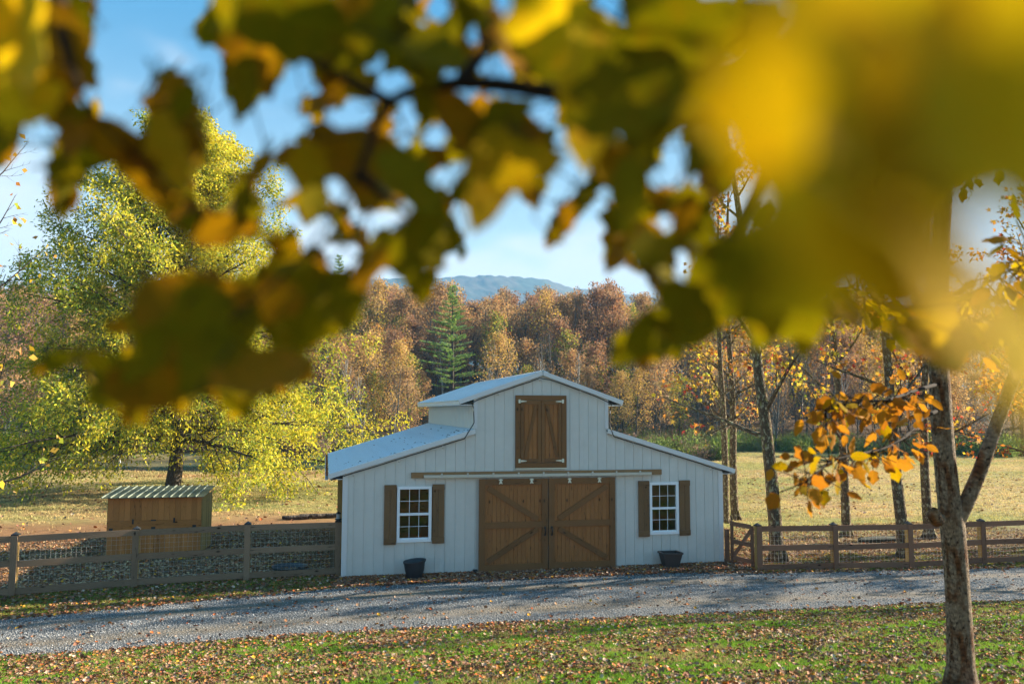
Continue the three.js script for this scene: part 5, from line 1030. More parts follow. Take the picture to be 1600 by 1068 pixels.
{ // orange-red layered tree at the right edge, and the thin twiggy tree at the left edge
  let q = at(1655, 800, 27); tree('dogwood_tree', 'orange-red tree with level branches at the right edge behind the fence', 'tree', [q.x, ground(q.x, q.z), q.z], 501,
    { h: 8.5, r: 0.13, levels: 3, kids: [15, 7, 4], angle: [1.35, 0.6, 0.7], ratio: 0.45, wob: 0.10, lift: 0.02, droop: 0.02, clear: 0.28, limb: (f) => 5.2 * (1 - f * 0.6), seg: 8, thin: 0.007 },
    { n: 2.6, size: 0.15, spread: 0.17, wide: 0.6, colors: [[ORANGE, 5], [[0.60, 0.27, 0.03], 3], [RED, 2], [RUST, 2], [Y, 0.7]] }, M.bark);
  q = at(-75, 760, 14.5); tree('poplar_tree', 'thin twiggy tree with few yellow leaves at the left edge', 'tree', [q.x, ground(q.x, q.z), q.z], 77,
    { h: 10, r: 0.09, levels: 3, kids: [16, 5, 3], angle: [1.0, 0.7, 0.7], ratio: 0.42, wob: 0.14, lift: 0.05, droop: 0.0, clear: 0.3, limb: (f) => 2.6 * (1 - f * 0.6), seg: 9, thin: 0.004 },
    { n: 1, size: 0.13, spread: 0.12, wide: 0.75, skip: 0.8, colors: [[Y, 3], [GOLD, 3], [LIME, 2], [ORANGE, 1.5]] }, M.bark);
}

// ------------------------------------------------------------------ woods on the hillside
const protos = [];
{
  const dec = (seed, h, dense, colors, size, kind, limb = 0.27, bark = M.greyBark, clear = 0.16) => {
    const rng = mulberry(seed), wood = new Build(), crown = new Build(), twigs = [];
    grow(wood, rng, V(0, -0.5, 0), V(0, 1, 0), h * 0.94, h * 0.0115, 0, { levels: 2, kids: [17, 5], angle: [0.85, 0.7], ratio: 0.5, wob: 0.13, lift: 0.09, droop: 0, clear, limb: (f) => h * limb * Math.sin(Math.PI * lerp(0.28, 0.97, Math.pow(f, 1.25))) + 0.5, seg: 7, sides: 5, thin: 0.022 }, twigs);
    if (dense) leafOut(crown, rng, twigs, { n: dense, size, spread: h * 0.058, wide: 0.75, hang: 0.1, skip: 0.08, colors });
    protos.push({ h, kind, wood: wood.geo(), crown: dense ? crown.geo() : null, bark });
  };
  dec(1, 17, 12, [[[0.38, 0.22, 0.09], 4], [BROWN, 4], [FAWN, 3]], 0.29, 'rust brown oak', 0.30);
  dec(2, 16, 11, [[[0.56, 0.29, 0.10], 2], [FAWN, 4], [BROWN, 4]], 0.29, 'fawn orange tree', 0.29);
  dec(3, 18, 8, [[[0.50, 0.32, 0.08], 4], [Y, 0.8], [FAWN, 4]], 0.28, 'golden yellow tree', 0.24);
  dec(4, 15, 7, [[LIME, 3], [[0.22, 0.22, 0.04], 3], [GOLD, 2]], 0.28, 'olive green tree', 0.25);
  dec(5, 18, 0, null, 0, 'bare grey tree', 0.26); dec(6, 16, 0, null, 0, 'leafless pale tree', 0.22, std([0.40, 0.37, 0.31]), 0.2);
  dec(7, 17, 2.4, [[BROWN, 3], [FAWN, 3], [ORANGE, 1]], 0.27, 'half bare brownish tree', 0.26);
  dec(8, 17, 13, [[[0.33, 0.17, 0.08], 4], [[0.27, 0.165, 0.09], 4], [[0.40, 0.18, 0.06], 0.7]], 0.29, 'dark red-brown oak', 0.33, M.bark);
  dec(9, 18, 4, [[GOLD, 3], [ORANGE, 2], [FAWN, 3]], 0.27, 'tall thin gold tree', 0.17);
}
{
  const rng = mulberry(2024), spots = [];
  for (let s = 84; s < 235; s += 4.6) for (let r = -0.74 * s - 6; r < 0.74 * s + 10; r += 5.0) {
    const ss = s + (rng() - 0.5) * 5, rr = r + (rng() - 0.5) * 5, q = EYE.clone().addScaledVector(FH, ss).addScaledVector(RH, rr), e = woodsAt(q.x, q.z); if (e < 1 || pondIn(q.x, q.z) > -1.4) continue;
    if (ss > 130 && rng() < 0.25) continue; if (rr > 25 && rng() < 0.3) continue;
    { const u = 800 + FPX * rr / ss; if (Math.abs(u - 706) < 50 && ss > 108 && ss < 128) continue; }
    spots.push([q.x, q.z, ss, rr, e]);
  }
  const drawn = spots.map(([x, z, s, r, e]) => { const y = ground(x, z), [px, py] = seen(V(x, y + 14, z)); return { x, y, z, s, r, e, px, shown: px > -80 && px < 1680 }; }).filter((q) => q.shown).sort((a, b) => a.s - b.s);
  const near = drawn.slice(0, 285), far = drawn.slice(285), bases = protos.map(() => null), lots = protos.map(() => []);
  const choose = (q) => { const n = fbm3(q.x * 0.02, 4, q.z * 0.02, 2), u = rng(); if (q.s < 112 && q.r < 70) return u < 0.22 ? 4 : u < 0.36 ? 5 : u < 0.5 ? 6 : u < 0.64 ? 2 : u < 0.74 ? 3 : u < 0.86 ? 8 : u < 0.93 ? 1 : 0; if (q.s < 150) return u < 0.2 ? 4 : u < 0.3 ? 5 : u < 0.44 ? 6 : u < 0.52 ? 1 : u < 0.64 ? 2 : u < 0.74 ? 0 : u < 0.83 ? 8 : u < 0.94 ? 3 : 7; return u < 0.24 + n * 0.3 ? 0 : u < 0.42 ? 1 : u < 0.55 ? 7 : u < 0.66 ? 6 : u < 0.76 ? 4 : u < 0.88 ? 2 : 3; };
  const ZONES = [[90, 'at the far left'], [190, 'left of the yellow-green tree trunk'], [300, 'behind the yellow-green tree trunk'], [420, 'right behind the yellow-green tree'], [520, 'between yellow-green tree and barn'], [600, 'above the left barn eave'], [680, 'just left of the pine'], [760, 'just right of the pine'], [850, 'left of the barn ridge'], [930, 'right of the barn ridge'], [1010, 'above the right barn roof'], [1110, 'above the right barn eave'], [1190, 'behind the pair of slender trees'], [1270, 'behind the stout lichened tree'], [1360, 'behind the second fence bay'], [1450, 'behind the third fence bay'], [1530, 'behind the forked trunk'], [9999, 'at the far right']];
  for (const q of near) {
    const k = choose(q), P = protos[k], where = (q.s < 104 ? 'at the wood edge ' : q.s < 122 ? 'low on the slope ' : q.s < 145 ? 'midway up the slope ' : 'high on the slope ') + (ZONES.find((z) => q.px < z[0]) || ZONES[ZONES.length - 1])[1];
    const big = rng(), label = (big > 0.72 ? 'tall ' : big < 0.3 ? 'small ' : '') + P.kind.replace(/^tall /, '') + ' ' + where, sc = (0.78 + 0.42 * big) * lerp(0.62, 1, smooth(95, 150, q.s)) * (Math.abs(q.px - 706) < 62 && q.s < 120 ? 0.62 : 1), scale = [sc * (0.9 + 0.25 * rng()), sc, sc * (0.9 + 0.25 * rng())], name = P.kind.split(' ').slice(0, -1).join('_').replace(/-/g, '_') + '_tree';
    if (bases[k]) copyOf(bases[k], label, [q.x, q.y, q.z], rng() * 6.28, scale).userData.group = 'woodland trees';
    else { const t = bases[k] = thing(name, label, 'tree', [q.x, q.y, q.z], rng() * 6.28, 'woodland trees'); t.scale.set(...scale); mesh('trunk', P.wood, P.bark, t); if (P.crown) mesh('crown', P.crown, M.leaf, t); }
  }
  for (const q of far) lots[choose(q)].push(new THREE.Matrix4().compose(V(q.x, q.y, q.z), new THREE.Quaternion().setFromAxisAngle(V(0, 1, 0), rng() * 6.28), V(1, 0.85 + 0.35 * rng(), 1)));
  const wood = new THREE.Group(); wood.name = 'distant_woodland'; wood.userData = { kind: 'stuff', label: 'mass of autumn trees at the back of the wooded hill' }; scene.add(wood);
  lots.forEach((list, k) => { if (!list.length) return; stuff('woodland_trunks', protos[k].wood, protos[k].bark, list.map((m) => [m]), 'trunks and limbs of far trees', wood); if (protos[k].crown) stuff('woodland_crowns', protos[k].crown, M.leaf, list.map((m) => [m]), 'autumn crowns of far trees', wood); });

}
{ // white pine on the slope
  const q = at(706, 560, 118), y = ground(q.x, q.z), top = at(706, 447, 118).y, t = thing('pine_tree', 'tall bright green pine rising from the woods left of the barn ridge', 'tree', [q.x, y, q.z]), H = top - y, rng = mulberry(66), w = new Build(), c = new Build();
  w.tube([V(0, -0.5, 0), V(0.1, H * 0.5, 0), V(0, H, 0)], [0.35, 0.2, 0.03], 6);
  for (let h = H * 0.3; h < H - 0.2; h += 0.95 - 0.45 * h / H) { const L = Math.min((H - h) * 0.5 + 0.5, 5) * (0.8 + 0.35 * rng()), n = 5; for (let k = 0; k < n; k++) { const a = rng() * 6.28, len = L * (0.5 + 0.6 * rng()), d = V(Math.cos(a), 0.06 + 0.22 * h / H, Math.sin(a)).normalize(), s = V(0, h + rng() * 0.3, 0); w.tube([s, s.clone().addScaledVector(d, len)], [0.05, 0.012], 3);
    for (let f = 0.2; f < 1; f += 0.34 / len) { const p = s.clone().addScaledVector(d, len * f), side = V(-d.z, 0, d.x), wid = 0.9 * Math.sin(Math.PI * lerp(0.15, 0.9, f)); for (let i = 0; i < 12; i++) { const e = d.clone().addScaledVector(side, (rng() - 0.5) * 2).add(V(0, 0.15 + 0.3 * rng(), 0)).normalize(), nn = V(rng() - 0.5, 1, rng() - 0.5); nn.addScaledVector(e, -nn.dot(e)).normalize(); c.leaf(p.clone().addScaledVector(side, (rng() - 0.5) * wid).add(V(0, (rng() - 0.5) * 0.2, 0)), e, nn, 0.42, 0.1, tint(rng() < 0.4 ? [0.30, 0.42, 0.08] : [0.14, 0.26, 0.07], rng, 0.3)); } } } }
  mesh('trunk', w.geo(), M.bark, t); mesh('crown', c.geo(), M.leaf, t);
  const small = (px, py, s, label) => { const k = at(px, py, s), o = copyOf(t, label, [k.x, ground(k.x, k.z), k.z], 1.3, [1, 1, 1]); const top2 = at(px, py, s).y - o.position.y; o.scale.set(0.75, top2 / H, 0.75); };
  small(530, 400, 150, 'dark pine top on the skyline left of the barn'); small(1010, 470, 205, 'small pine on the skyline right of the barn ridge');
}
{ // scrub along the wood edge and the pond banks
  const rng = mulberry(8), b = new Build(), list = [], list2 = [];
  for (let k = 0; k < 46; k++) { const d = randDir(rng); d.y = Math.abs(d.y) + 0.5; d.normalize(); const p = V((rng() - 0.5) * 0.5, -0.05, (rng() - 0.5) * 0.5); b.tube([p, p.clone().addScaledVector(d, 0.6).add(V(0, 0.1, 0)), p.clone().addScaledVector(d, 1.3 * (0.6 + 0.5 * rng())).add(V(0, 0.3, 0))], [0.02, 0.014, 0.004], 3); }
  for (let k = 0; k < 110; k++) { const d = randDir(rng); d.y = Math.abs(d.y); const e = randDir(rng), n = randDir(rng); n.addScaledVector(e, -n.dot(e)).normalize(); b.leaf(V(d.x * 0.9, d.y * 1.2 + 0.1, d.z * 0.9).multiplyScalar(0.6 + 0.4 * rng()), e, n, 0.2, 0.12); }
  const cols = [[0.30, 0.20, 0.12], [0.22, 0.17, 0.10], [0.16, 0.17, 0.06], [0.26, 0.12, 0.07], [0.20, 0.25, 0.05]];
  for (let k = 0; k < 9000 && list.length < 1500; k++) {
    const s = 58 + rng() * 62, r = (rng() * 1.5 - 0.75) * s, q = EYE.clone().addScaledVector(FH, s).addScaledVector(RH, r), e = woodsAt(q.x, q.z), p = pondIn(q.x, q.z); if (p > -0.9) continue;
    const bank = s > 76 && p > -3; if (!(e > -1.5 && e < 16) && !bank) continue; const k2 = 0.7 + 0.9 * rng();
    list.push([new THREE.Matrix4().compose(V(q.x, ground(q.x, q.z), q.z), new THREE.Quaternion().setFromAxisAngle(V(0, 1, 0), rng() * 6.28), V(k2, k2 * (0.7 + 0.6 * rng()), k2)), tint(r > 10 && rng() < 0.55 ? cols[4] : cols[Math.floor(rng() * 5)], rng, 0.3)]);
  }
  stuff('scrub', b.geo(), M.grass, list, 'tangled autumn scrub along the wood edge and pond bank');
}

// ------------------------------------------------------------------ forked tree in the right foreground
const LEAVES = [0, 1, 2].map((k) => { // leaf blade: length 1 along y, face to z
  const b = new Build(), N = 10, prof = (t) => { const e = Math.pow(Math.sin(Math.PI * Math.pow(t, 0.75)), 0.8) || 0; return k === 0 ? 0.29 * e * (1 + 0.17 * Math.cos(6.2832 * (3 * t - 0.25))) : k === 1 ? 0.24 * e : 0.36 * e * (1 + 0.20 * Math.cos(6.2832 * (2 * t - 0.2))); };
  for (let i = 0; i <= N; i++) { const t = i / N, w = i === 0 || i === N ? 0.004 : prof(t), z = -0.07 * t * t + 0.04 * Math.sin(t * 7 + k); for (const s of [-1, 0, 1]) b.vert(V(s * w, t, z + Math.abs(s) * w * 0.15 + 0.02 * Math.sin(t * 19 + s)), V(-s * 0.25, 0, 1).normalize(), 0.5 + s * w, t); }
  for (let i = 0; i < N; i++) for (let s = 0; s < 2; s++) { const a = i * 3 + s; b.i.push(a, a + 1, a + 3, a + 3, a + 1, a + 4); }
  return b.geo();
});
const veinT = tex(256, 512, (u, v) => { const m = Math.abs(u - 0.5), vein = Math.exp(-((m * 70) ** 2)) + 0.6 * Math.exp(-(((((v * 9 - m * 9) % 1 + 1) % 1 - 0.5) * 9) ** 2)) * 0.5, a = tile(u, v, 5, 4, 4), k = 0.84 + 0.30 * a + 0.10 * vein; const sp = smooth(0.24, 0.33, tile(u, v, 12, 3, 9)); return [lerp(k, 0.45, sp * 0.6), lerp(k * (1 - 0.25 * clamp(a * 2)), 0.3, sp * 0.6), k * 0.9]; });
const leafMat = (c) => new THREE.MeshPhysicalMaterial({ color: rgb(...c), map: veinT, roughness: 1, specularIntensity: 0.12, transmission: 0.5, thickness: 0, side: THREE.DoubleSide });
const LM = [leafMat([0.23, 0.195, 0.002]), leafMat([0.38, 0.195, 0.003]), leafMat([0.88, 0.60, 0.008]), leafMat([0.54, 0.35, 0.004]), leafMat([0.60, 0.27, 0.02]), leafMat([0.50, 0.19, 0.015])];
function putLeaf(parent, p, d, n, L, k, mat) { const m = mesh('leaf', LEAVES[k], mat, parent), y = d.clone().normalize(), z = n.clone().addScaledVector(y, -n.dot(y)).normalize(), x = y.clone().cross(z); m.matrixAutoUpdate = true; m.position.copy(p); m.quaternion.setFromRotationMatrix(new THREE.Matrix4().makeBasis(x, y, z)); m.scale.set(L, L, L); return m; }
{
  const D = 9.0, foot = at(1504, 1120, D), gy = ground(foot.x, foot.z), t = thing('forked_tree', 'smooth grey forked tree with orange leaves in the right foreground', 'tree', [foot.x, gy, foot.z]), o = (px, py, d = D) => at(px, py, d).sub(t.position);
  const w = new Build(), rng = mulberry(12);
  w.tube([V(0.02, -0.4, 0), V(0, 0.05, 0), o(1502, 1040), o(1499, 960), o(1494, 880), o(1489, 825), o(1482, 770), o(1475, 700), o(1470, 620), o(1466, 540), o(1470, 400), o(1480, 240), o(1475, 60), o(1490, -160)], [0.26, 0.185, 0.142, 0.127, 0.122, 0.126, 0.115, 0.110, 0.105, 0.098, 0.09, 0.078, 0.06, 0.04], 16);
  w.tube([o(1484, 850), o(1496, 812), o(1512, 782), o(1532, 735), o(1548, 690), o(1566, 640), o(1590, 575), o(1640, 480, 8.7), o(1690, 340, 8.4), o(1720, 160, 8.2)], [0.08, 0.088, 0.08, 0.075, 0.07, 0.067, 0.063, 0.055, 0.042, 0.03], 12);
  w.tube([o(1466, 812, 8.86), o(1459, 803, 8.80), o(1461, 794, 8.78)], [0.085, 0.068, 0.03], 8);
  mesh('trunk', w.geo(), M.cherry, t);
  const arms = [[[1468, 640, 9], [1440, 655, 8.2], [1405, 690, 7.2], [1350, 708, 6.4], [1300, 720, 5.8], [1262, 752, 5.3]], [[1466, 600, 9], [1430, 610, 8], [1385, 625, 7], [1330, 628, 6.2], [1290, 640, 5.8]], [[1466, 560, 9], [1500, 500, 7], [1520, 470, 5.4], [1560, 430, 4.3], [1640, 400, 3.8]], [[1466, 540, 9], [1420, 500, 7], [1380, 470, 6], [1330, 450, 5]], [[1590, 575, 9], [1560, 520, 7], [1530, 500, 5.5], [1480, 520, 4.8]], [[1475, 330, 9], [1380, 200, 7.5], [1290, 120, 6.2], [1210, 60, 5.2]], [[1475, 300, 9], [1540, 230, 7], [1600, 160, 6]]];
  const tw = new Build(), spots = [];
  arms.forEach((a, k) => { const pts = new THREE.CatmullRomCurve3(a.map(([x, y, d]) => o(x, y, d))).getPoints(16); tw.tube(pts, pts.map((_, i) => 0.022 * (1 - i / 17.5)), 6); for (let i = k < 2 ? 5 : 4; i <= 16; i++) { const n = k < 2 ? 8 : 5; for (let j = 0; j < n; j++) { const d = randDir(rng).add(V(0, -0.35, 0)).normalize(), s = pts[i], e = s.clone().addScaledVector(d, 0.05 + 0.22 * rng()); tw.tube([s, e], [0.005, 0.003], 3); spots.push([e, d, k]); } } });
  mesh('branches', tw.geo(), M.twig, t);
  for (const [p, d, k] of spots) { const dd = d.clone().multiplyScalar(0.6).add(randDir(rng).multiplyScalar(0.7)).add(V(0, -0.5, 0)).normalize(), n = randDir(rng); n.addScaledVector(dd, -n.dot(dd)).normalize(); putLeaf(t, p, dd, n, 0.09 + 0.06 * rng(), Math.floor(rng() * 3), LM[k < 2 ? [4, 4, 5, 5, 3][Math.floor(rng() * 5)] : [0, 3, 2, 4, 1][Math.floor(rng() * 5)]]); }
  // upper crown, out of the frame
  const list = []; for (let k = 0; k < 1500; k++) { const d = randDir(rng).multiplyScalar(2.6 * Math.cbrt(rng())), p = V(0.3 + d.x, 6.6 + d.y * 0.8, d.z); const [px, py] = seen(p.clone().add(t.position)); if (py > -20 && px < 1650) continue; const q = new THREE.Quaternion().setFromEuler(new THREE.Euler(rng() * 6.28, rng() * 6.28, rng() * 6.28)); list.push([new THREE.Matrix4().compose(p, q, V(0.15, 0.15, 0.15)), tint([ORANGE, GOLD, Y, LIME][Math.floor(rng() * 4)], rng, 0.2)]); }
  stuff('foliage', LEAVES[0], M.grass, list, 'upper leaves of the forked tree', t);
}

// ------------------------------------------------------------------ branches hanging close over the view
{
  const foot = camAt(3.3, 0, -0.7), gy = ground(foot.x, foot.z), t = thing('overhanging_tree', 'out-of-focus yellow and olive leaves on branches hanging close overhead', 'tree', [foot.x, gy, foot.z]), o = (px, py, d) => at(px, py, d).sub(t.position), c = (a, b, e) => camAt(a, b, e).sub(t.position);
  const w = new Build(), rng = mulberry(44);
  w.tube([V(0, -0.4, 0), V(0, 0.1, 0), c(3.28, 0.2, -0.7), c(3.2, 1.4, -0.65), c(3.1, 2.6, -0.6), c(3.2, 4.5, -0.5)], [0.3, 0.2, 0.17, 0.16, 0.13, 0.06], 12);
  const twigs = [
    [[c(3.2, 1.3, -0.65), c(2.2, 1.5, 0.2), o(1700, -330, 1.5), o(1420, -40, 1.25), o(1250, 90, 1.15), o(1100, 165, 1.1), o(900, 150, 1.1), o(720, 130, 1.08), o(610, 160, 1.05), o(560, 270, 1.02), o(510, 350, 1.02), o(430, 440, 1.0), o(340, 510, 1.0), o(220, 520, 1.0)], 0.03],
    [[c(3.1, 2.4, -0.6), c(1.6, 2.2, 0.1), c(0, 1.6, 0.8), o(150, -420, 1.35), o(95, -60, 1.1), o(100, 60, 1.02), o(140, 170, 1.0), o(230, 260, 1.0), o(310, 330, 1.0)], 0.034],
    [[o(1250, 90, 1.15), o(1190, 280, 1.2), o(1110, 430, 1.22), o(1085, 520, 1.22), o(1060, 545, 1.22)], 0.014], [[c(3.2, 0.9, -0.65), c(1.6, 0.75, 0.1), o(1750, 60, 0.85), o(1560, 200, 0.6), o(1420, 330, 0.5), o(1330, 420, 0.48)], 0.016],
    [[o(720, 130, 1.08), o(760, 60, 1.1), o(700, -60, 1.15)], 0.012], [[o(900, 150, 1.1), o(960, 40, 1.1), o(1010, -80, 1.2)], 0.012], [[o(560, 270, 1.02), o(640, 340, 1.02), o(690, 400, 1.0)], 0.008], [[o(610, 160, 1.05), o(450, 80, 1.05), o(370, 60, 1.05)], 0.009],
  ];
  const pts = []; for (const [p, r] of twigs) { const q = new THREE.CatmullRomCurve3(p).getPoints(p.length * 7), n = q.length; w.tube(q, q.map((_, i) => r * Math.max(0.07, 1 - 1.25 * i / n)), 7); pts.push(...q); }
  const seat = NEAR_LEAVES.map((r) => [V(r[0], r[1], r[2]).sub(t.position), V(r[3], r[4], r[5]), V(r[6], r[7], r[8]), r[9], r[10], r[11]]);
  const stalk = new Build();
  { // every leaf joins the nearest twig or the nearest leaf already joined
    const open = seat.map(([p, d]) => { let q = pts[0], e = 1e9; for (const x of pts) { const f = x.distanceToSquared(p); if (f < e) { e = f; q = x; } } return { p, d, q, e }; });
    while (open.length) { let m = 0; for (let k = 1; k < open.length; k++) if (open[k].e < open[m].e) m = k; const [x] = open.splice(m, 1); const l = Math.sqrt(x.e); stalk.tube([x.p, x.p.clone().addScaledVector(x.d, -Math.min(0.03, l * 0.4)), x.q], [0.0011, 0.0012, 0.0016], 3); for (const y of open) { const f = y.p.distanceToSquared(x.p); if (f < y.e) { y.e = f; y.q = x.p; } } }
  }
  mesh('trunk', w.geo(), M.twig, t); mesh('leaf_stalks', stalk.geo(), M.twig, t).userData.kind = 'stuff';
  seat.forEach(([p, d, n, L, k, col], i) => { if (i < 295) putLeaf(t, p, d, n, L * 1.04, k, LM[col]); });
  { const more = seat.slice(295); for (let k = 0; k < 3; k++) stuff('small_leaves', LEAVES[k], LM[[0, 1, 3][k]], more.filter((r) => r[4] === k).map(([p, d, n, L]) => { const y = d.clone().normalize(), z = n.clone().addScaledVector(y, -n.dot(y)).normalize(); return [new THREE.Matrix4().makeBasis(y.clone().cross(z), y, z).scale(V(L, L, L)).setPosition(p)]; }), 'smaller leaves between the large ones', t); }
  const list = []; for (let k = 0; k < 2700; k++) { const d = randDir(rng).multiplyScalar(Math.cbrt(rng())), p = camAt(2.9 + d.x * 2.9, 2.5 + d.y * 2.1, 0.6 + d.z * 2.6), v = p.clone().sub(EYE), [px, py, dd] = seen(p); if (dd > -0.3 && (dd < 0.3 || (py > -90 && px < 1700)) && v.length() < 9 && !(px > 1720 || py < -120)) continue; const q = new THREE.Quaternion().setFromEuler(new THREE.Euler(rng() * 6.28, rng() * 6.28, rng() * 6.28)), s = 0.1 + 0.06 * rng(); list.push([new THREE.Matrix4().compose(p.sub(t.position), q, V(s, s, s)), tint([[0.3, 0.28, 0.02], [0.45, 0.3, 0.02], [0.6, 0.42, 0.02], [0.22, 0.22, 0.02]][Math.floor(rng() * 4)], rng, 0.2)]); }
  stuff('foliage', LEAVES[0], M.grass, list, 'leaves of the tree above and beside the view', t);

}

// ------------------------------------------------------------------ grass, fallen leaves, loose stones
{
  const rng = mulberry(99), tuft = (n, h, w, spread) => { const b = new Build(); for (let k = 0; k < n; k++) { const a = rng() * 6.28, p = V(Math.cos(a), 0, Math.sin(a)).multiplyScalar(spread * rng()), l = V((rng() - 0.5) * 0.9, 1, (rng() - 0.5) * 0.9).normalize(), s = V(Math.cos(a + 1), 0, Math.sin(a + 1)).multiplyScalar(w / 2), hh = h * (0.5 + 0.6 * rng()), m = p.clone().addScaledVector(l, hh * 0.55), e = p.clone().addScaledVector(l, hh).add(V((rng() - 0.5) * hh * 0.6, -hh * 0.1, (rng() - 0.5) * hh * 0.6)), nn = s.clone().cross(l).normalize(); const i = [b.vert(p.clone().sub(s), nn, 0, 0), b.vert(p.clone().add(s), nn, 0, 0), b.vert(m.clone().add(s.clone().multiplyScalar(0.8)), nn, 0, 0), b.vert(m.clone().sub(s.clone().multiplyScalar(0.8)), nn, 0, 0), b.vert(e, nn, 0, 0)]; b.i.push(i[0], i[1], i[2], i[0], i[2], i[3], i[3], i[2], i[4]); } return b.geo(); };
  const turn = () => new THREE.Quaternion().setFromAxisAngle(V(0, 1, 0), rng() * 6.2832), put = (x, z, s, y = ground(x, z)) => new THREE.Matrix4().compose(V(x, y, z), turn(), V(s, s * (0.7 + 0.6 * rng()), s));
  const inView = (s0, s1) => { const s = Math.sqrt(lerp(s0 * s0, s1 * s1, rng())), r = (rng() * 2 - 1) * 0.68 * s, q = EYE.clone().addScaledVector(FH, s).addScaledVector(RH, r); return [q.x, q.z]; };
  const lawn = [], list = [], field = [];
  for (let k = 0; k < 90000; k++) { const [x, z] = inView(8.2, 20); if (z < zNear(x) + 0.1 + 0.25 * noise.noise(x, 1, z)) continue; const g = fbm3(x * 0.6, 9, z * 0.8, 3), fine = fbm3(x * 1.7, 3, z * 1.7, 2); if (g + fine * 0.7 < -0.16 && rng() < 0.6) continue; const dry = smooth(0.06, -0.16, g + fine * 0.5) * 0.85; lawn.push([put(x, z, 0.8 + 0.5 * rng()), tint(rng() < dry ? [0.32, 0.26, 0.10]   : [0.165, 0.29, 0.024], rng, 0.35)]); }
  for (let k = 0; k < 46000; k++) { const x = -24 + rng() * 48, z = zFar(x) - rng() * 2.8; if (Math.abs(x) < 5.8 && z < 3 || z > zFar(x) - 0.1) continue; const g = fbm3(x * 0.5, 6, z * 0.7, 3); if (g < -0.05 && rng() < 0.75) continue; lawn.push([put(x, z, 0.7 + 0.4 * rng()), tint(rng() < 0.4 ? [0.36, 0.29, 0.09] : [0.17, 0.23, 0.025], rng, 0.3)]); }
  stuff('lawn_grass', tuft(9, 0.075, 0.008, 0.06), M.grass, lawn, 'short green and straw coloured lawn grass');
  for (let k = 0; k < 90000; k++) { const [x, z] = inView(24, 100); if (z > -1 || (Math.abs(x) < 6.2 && z > -11.2) || pondIn(x, z) > -0.8 || woodsAt(x, z) > 1) continue; if (x < 2 && z > -14 && rng() < 0.9) continue; if (x > 4 && z > -5 && rng() < 0.7) continue; const bank = pondIn(x, z) > -2.2 && depthOf(x, z) < 72; field.push([put(x, z, (bank ? 2.0 : 0.75) + 0.6 * rng()), tint(mix3(groundColor(x, z), bank ? [0.42, 0.29, 0.15] : [0.52, 0.43, 0.19], 0.45), rng, 0.3)]); }
  stuff('field_grass', tuft(11, 0.085, 0.02, 0.18), M.grass, field, 'dry tan grass of the open field');
  // fallen leaves
  const fl = [0, 1].map((k) => { const b = new Build(), N = 5; for (let i = 0; i <= N; i++) { const t = i / N, w = [0.05, 0.3, 0.5, 0.42, 0.3, 0.02][i] * (k ? 0.75 : 1); for (const s of [-1, 0, 1]) b.vert(V(s * w, 0.10 * Math.abs(s) + 0.25 * (t - 0.5) ** 2 * (k ? 2 : 1) + (i % 2 ? 0.06 : 0) * Math.abs(s), t - 0.5), V(0, 1, 0), 0, 0); } for (let i = 0; i < N; i++) for (let s = 0; s < 2; s++) { const a = i * 3 + s; b.i.push(a, a + 3, a + 1, a + 1, a + 3, a + 4); } const g = b.geo(); g.computeVertexNormals(); return g; });
  const LC = [[0.27, 0.13, 0.075], [0.34, 0.19, 0.11], [0.20, 0.085, 0.05], [0.48, 0.34, 0.235], [0.28, 0.12, 0.06], [0.16, 0.09, 0.06], [0.42, 0.17, 0.05]], lots = [[], []], roof = [];
  const WARM = [[0.45, 0.27, 0.14], [0.38, 0.21, 0.11], [0.33, 0.17, 0.08], [0.50, 0.33, 0.18], [0.24, 0.13, 0.07]];
  const drop = (x, z, y, size, warm) => { const q = new THREE.Quaternion().setFromEuler(new THREE.Euler((rng() - 0.5) * 1.3, rng() * 6.28, (rng() - 0.5) * 1.3)), s = size * (0.6 + 0.7 * rng()); lots[rng() < 0.5 ? 0 : 1].push([new THREE.Matrix4().compose(V(x, y + 0.012 + 0.02 * rng(), z), q, V(s, s, s)), tint(rng() < 0.03 ? [0.65, 0.33, 0.03] : rng() < 0.04 ? [0.5, 0.12, 0.03] : warm ? WARM[Math.floor(rng() * 5)] : LC[Math.floor(rng() * 7)], rng, 0.25)]); };
  for (let k = 0; k < 44000; k++) { const [x, z] = inView(8.2, 20); const e = z - zNear(x); if (e < -0.1) continue; const g = fbm3(x * 0.45, 19, z * 0.6, 3) + (e < 1.2 ? 0.35 * (1 - e / 1.2) + 0.1 : 0); if (g < -0.03 && rng() < 0.72) continue; drop(x, z, ground(x, z) + 0.025, 0.068); }
  for (let k = 0; k < 17000; k++) { const x = -17 + rng() * 34, z = zFar(x) + 0.25 - rng() * 3; if (z < 0.08 && Math.abs(x) < 5.6) continue; if (Math.abs(x) > 6 && fbm3(x * 0.6, 2, z, 2) < -0.05 && rng() < 0.5) continue; const e = z - zFar(x); drop(x, z, Math.max(ground(x, z), e > -0.1 ? roadH(x, z) : -1) + 0.01, 0.072); }
  for (let k = 0; k < 7000; k++) { const x = -5.6 + rng() * 11.6, z = 0.04 + Math.pow(rng(), 1.6) * 1.35; drop(x, z, Math.max(ground(x, z), z > zFar(x) ? roadH(x, z) : -1) + 0.01, 0.07); }
  for (let k = 0; k < 1100; k++) { const x = -14 + rng() * 30, z = lerp(zFar(x), zNear(x), rng()); drop(x, z, roadH(x, z), 0.075); }
  for (let k = 0; k < 15000; k++) { const x = -18 + rng() * 12.2, z = -0.2 - Math.pow(rng(), 1.3) * 9; drop(x, z, ground(x, z), 0.075, true); }
  for (let k = 0; k < 13000; k++) { const x = 5.7 + rng() * 14, z = 1.4 - Math.pow(rng(), 1.4) * 8; drop(x, z, ground(x, z), 0.075, true); }
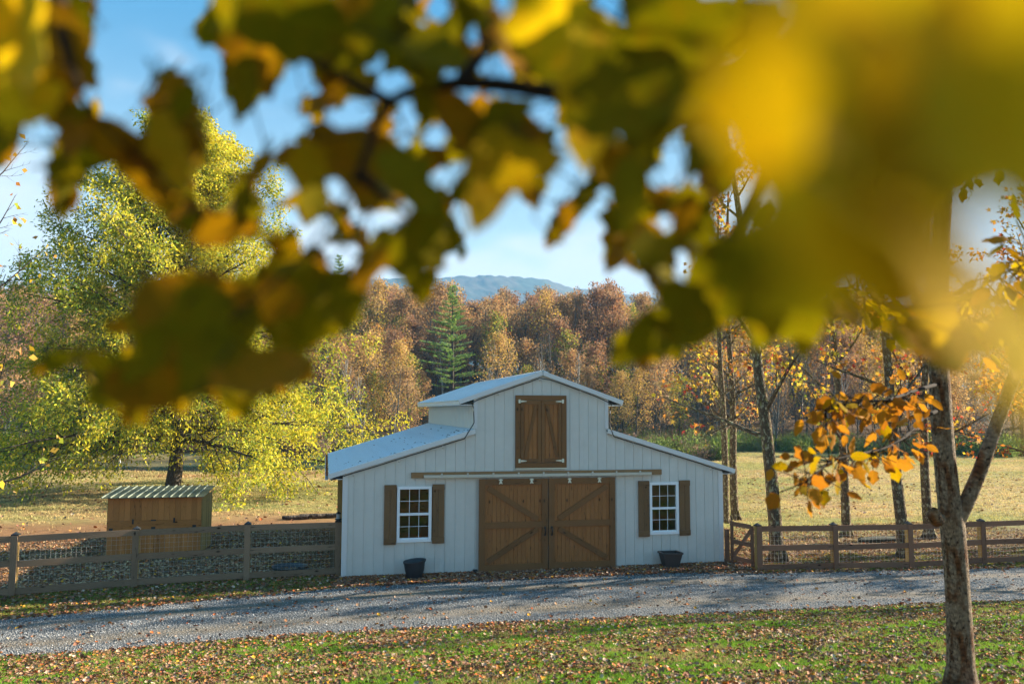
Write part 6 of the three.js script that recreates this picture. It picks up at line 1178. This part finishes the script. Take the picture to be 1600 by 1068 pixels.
  for (let k = 0; k < 2500; k++) { const [x, z] = inView(30, 60); if (z > -9 || pondIn(x, z) > -1) continue; drop(x, z, ground(x, z) + 0.03, 0.13); }
  lots.forEach((l, k) => stuff('fallen_leaves', fl[k], M.dryLeaf, l, 'scattered curled brown fallen leaves'));
  for (let k = 0; k < 46; k++) { const x = -2.1 - Math.pow(rng(), 1.5) * 3.6, z = -0.1 - Math.pow(rng(), 2.2) * 7, s = 0.035 + 0.04 * rng(); roof.push([new THREE.Matrix4().compose(V(x, roofTop(x) + 0.02, z), new THREE.Quaternion().setFromEuler(new THREE.Euler(0, rng() * 6.28, 0.29)), V(s, s, s)), tint([0.07, 0.045, 0.03], rng, 0.3)]); }
  for (let k = 0; k < 160; k++) { const z = 0.05 - rng() * 10.8, s = 0.08; roof.push([new THREE.Matrix4().compose(V(-5.95, 2.66 + 0.04 * rng(), z), new THREE.Quaternion().setFromEuler(new THREE.Euler(rng(), rng() * 6.28, rng())), V(s, s, s)), tint(RUST, rng, 0.4)]); }
  stuff('roof_leaves', fl[0], M.dryLeaf, roof, 'dark fallen leaves lying on the left barn roof and gutter');
  // loose stones on the lane
  const rock = new THREE.IcosahedronGeometry(1, 0); { const p = rock.attributes.position; for (let i = 0; i < p.count; i++) { const v = V(p.getX(i), p.getY(i), p.getZ(i)), k = 0.8 + 0.4 * noise.noise(v.x * 2.1, v.y * 2.3, v.z * 1.9); p.setXYZ(i, v.x * k, v.y * k * 0.7, v.z * k); } rock.computeVertexNormals(); }
  const st = []; for (let k = 0; k < 60000; k++) { const x = -16 + rng() * 36, z = lerp(zFar(x), zNear(x), rng()), t = (z - zFar(x)) / (zNear(x) - zFar(x)); if ((Math.abs(t - 0.30) < 0.09 || Math.abs(t - 0.74) < 0.1) && rng() < 0.8) continue; const s = 0.010 + 0.014 * rng() * rng(), v = 0.15 + 0.28 * rng(); st.push([new THREE.Matrix4().compose(V(x, roadH(x, z) + s * 0.3, z), new THREE.Quaternion().setFromEuler(new THREE.Euler(rng() * 3, rng() * 6, rng() * 3)), V(s, s, s)), rgb(v, v, v * 0.98)]); }
  stuff('gravel_stones', rock, M.stone, st, 'loose crushed grey stones on the lane');
}

renderer.render(scene, camera);
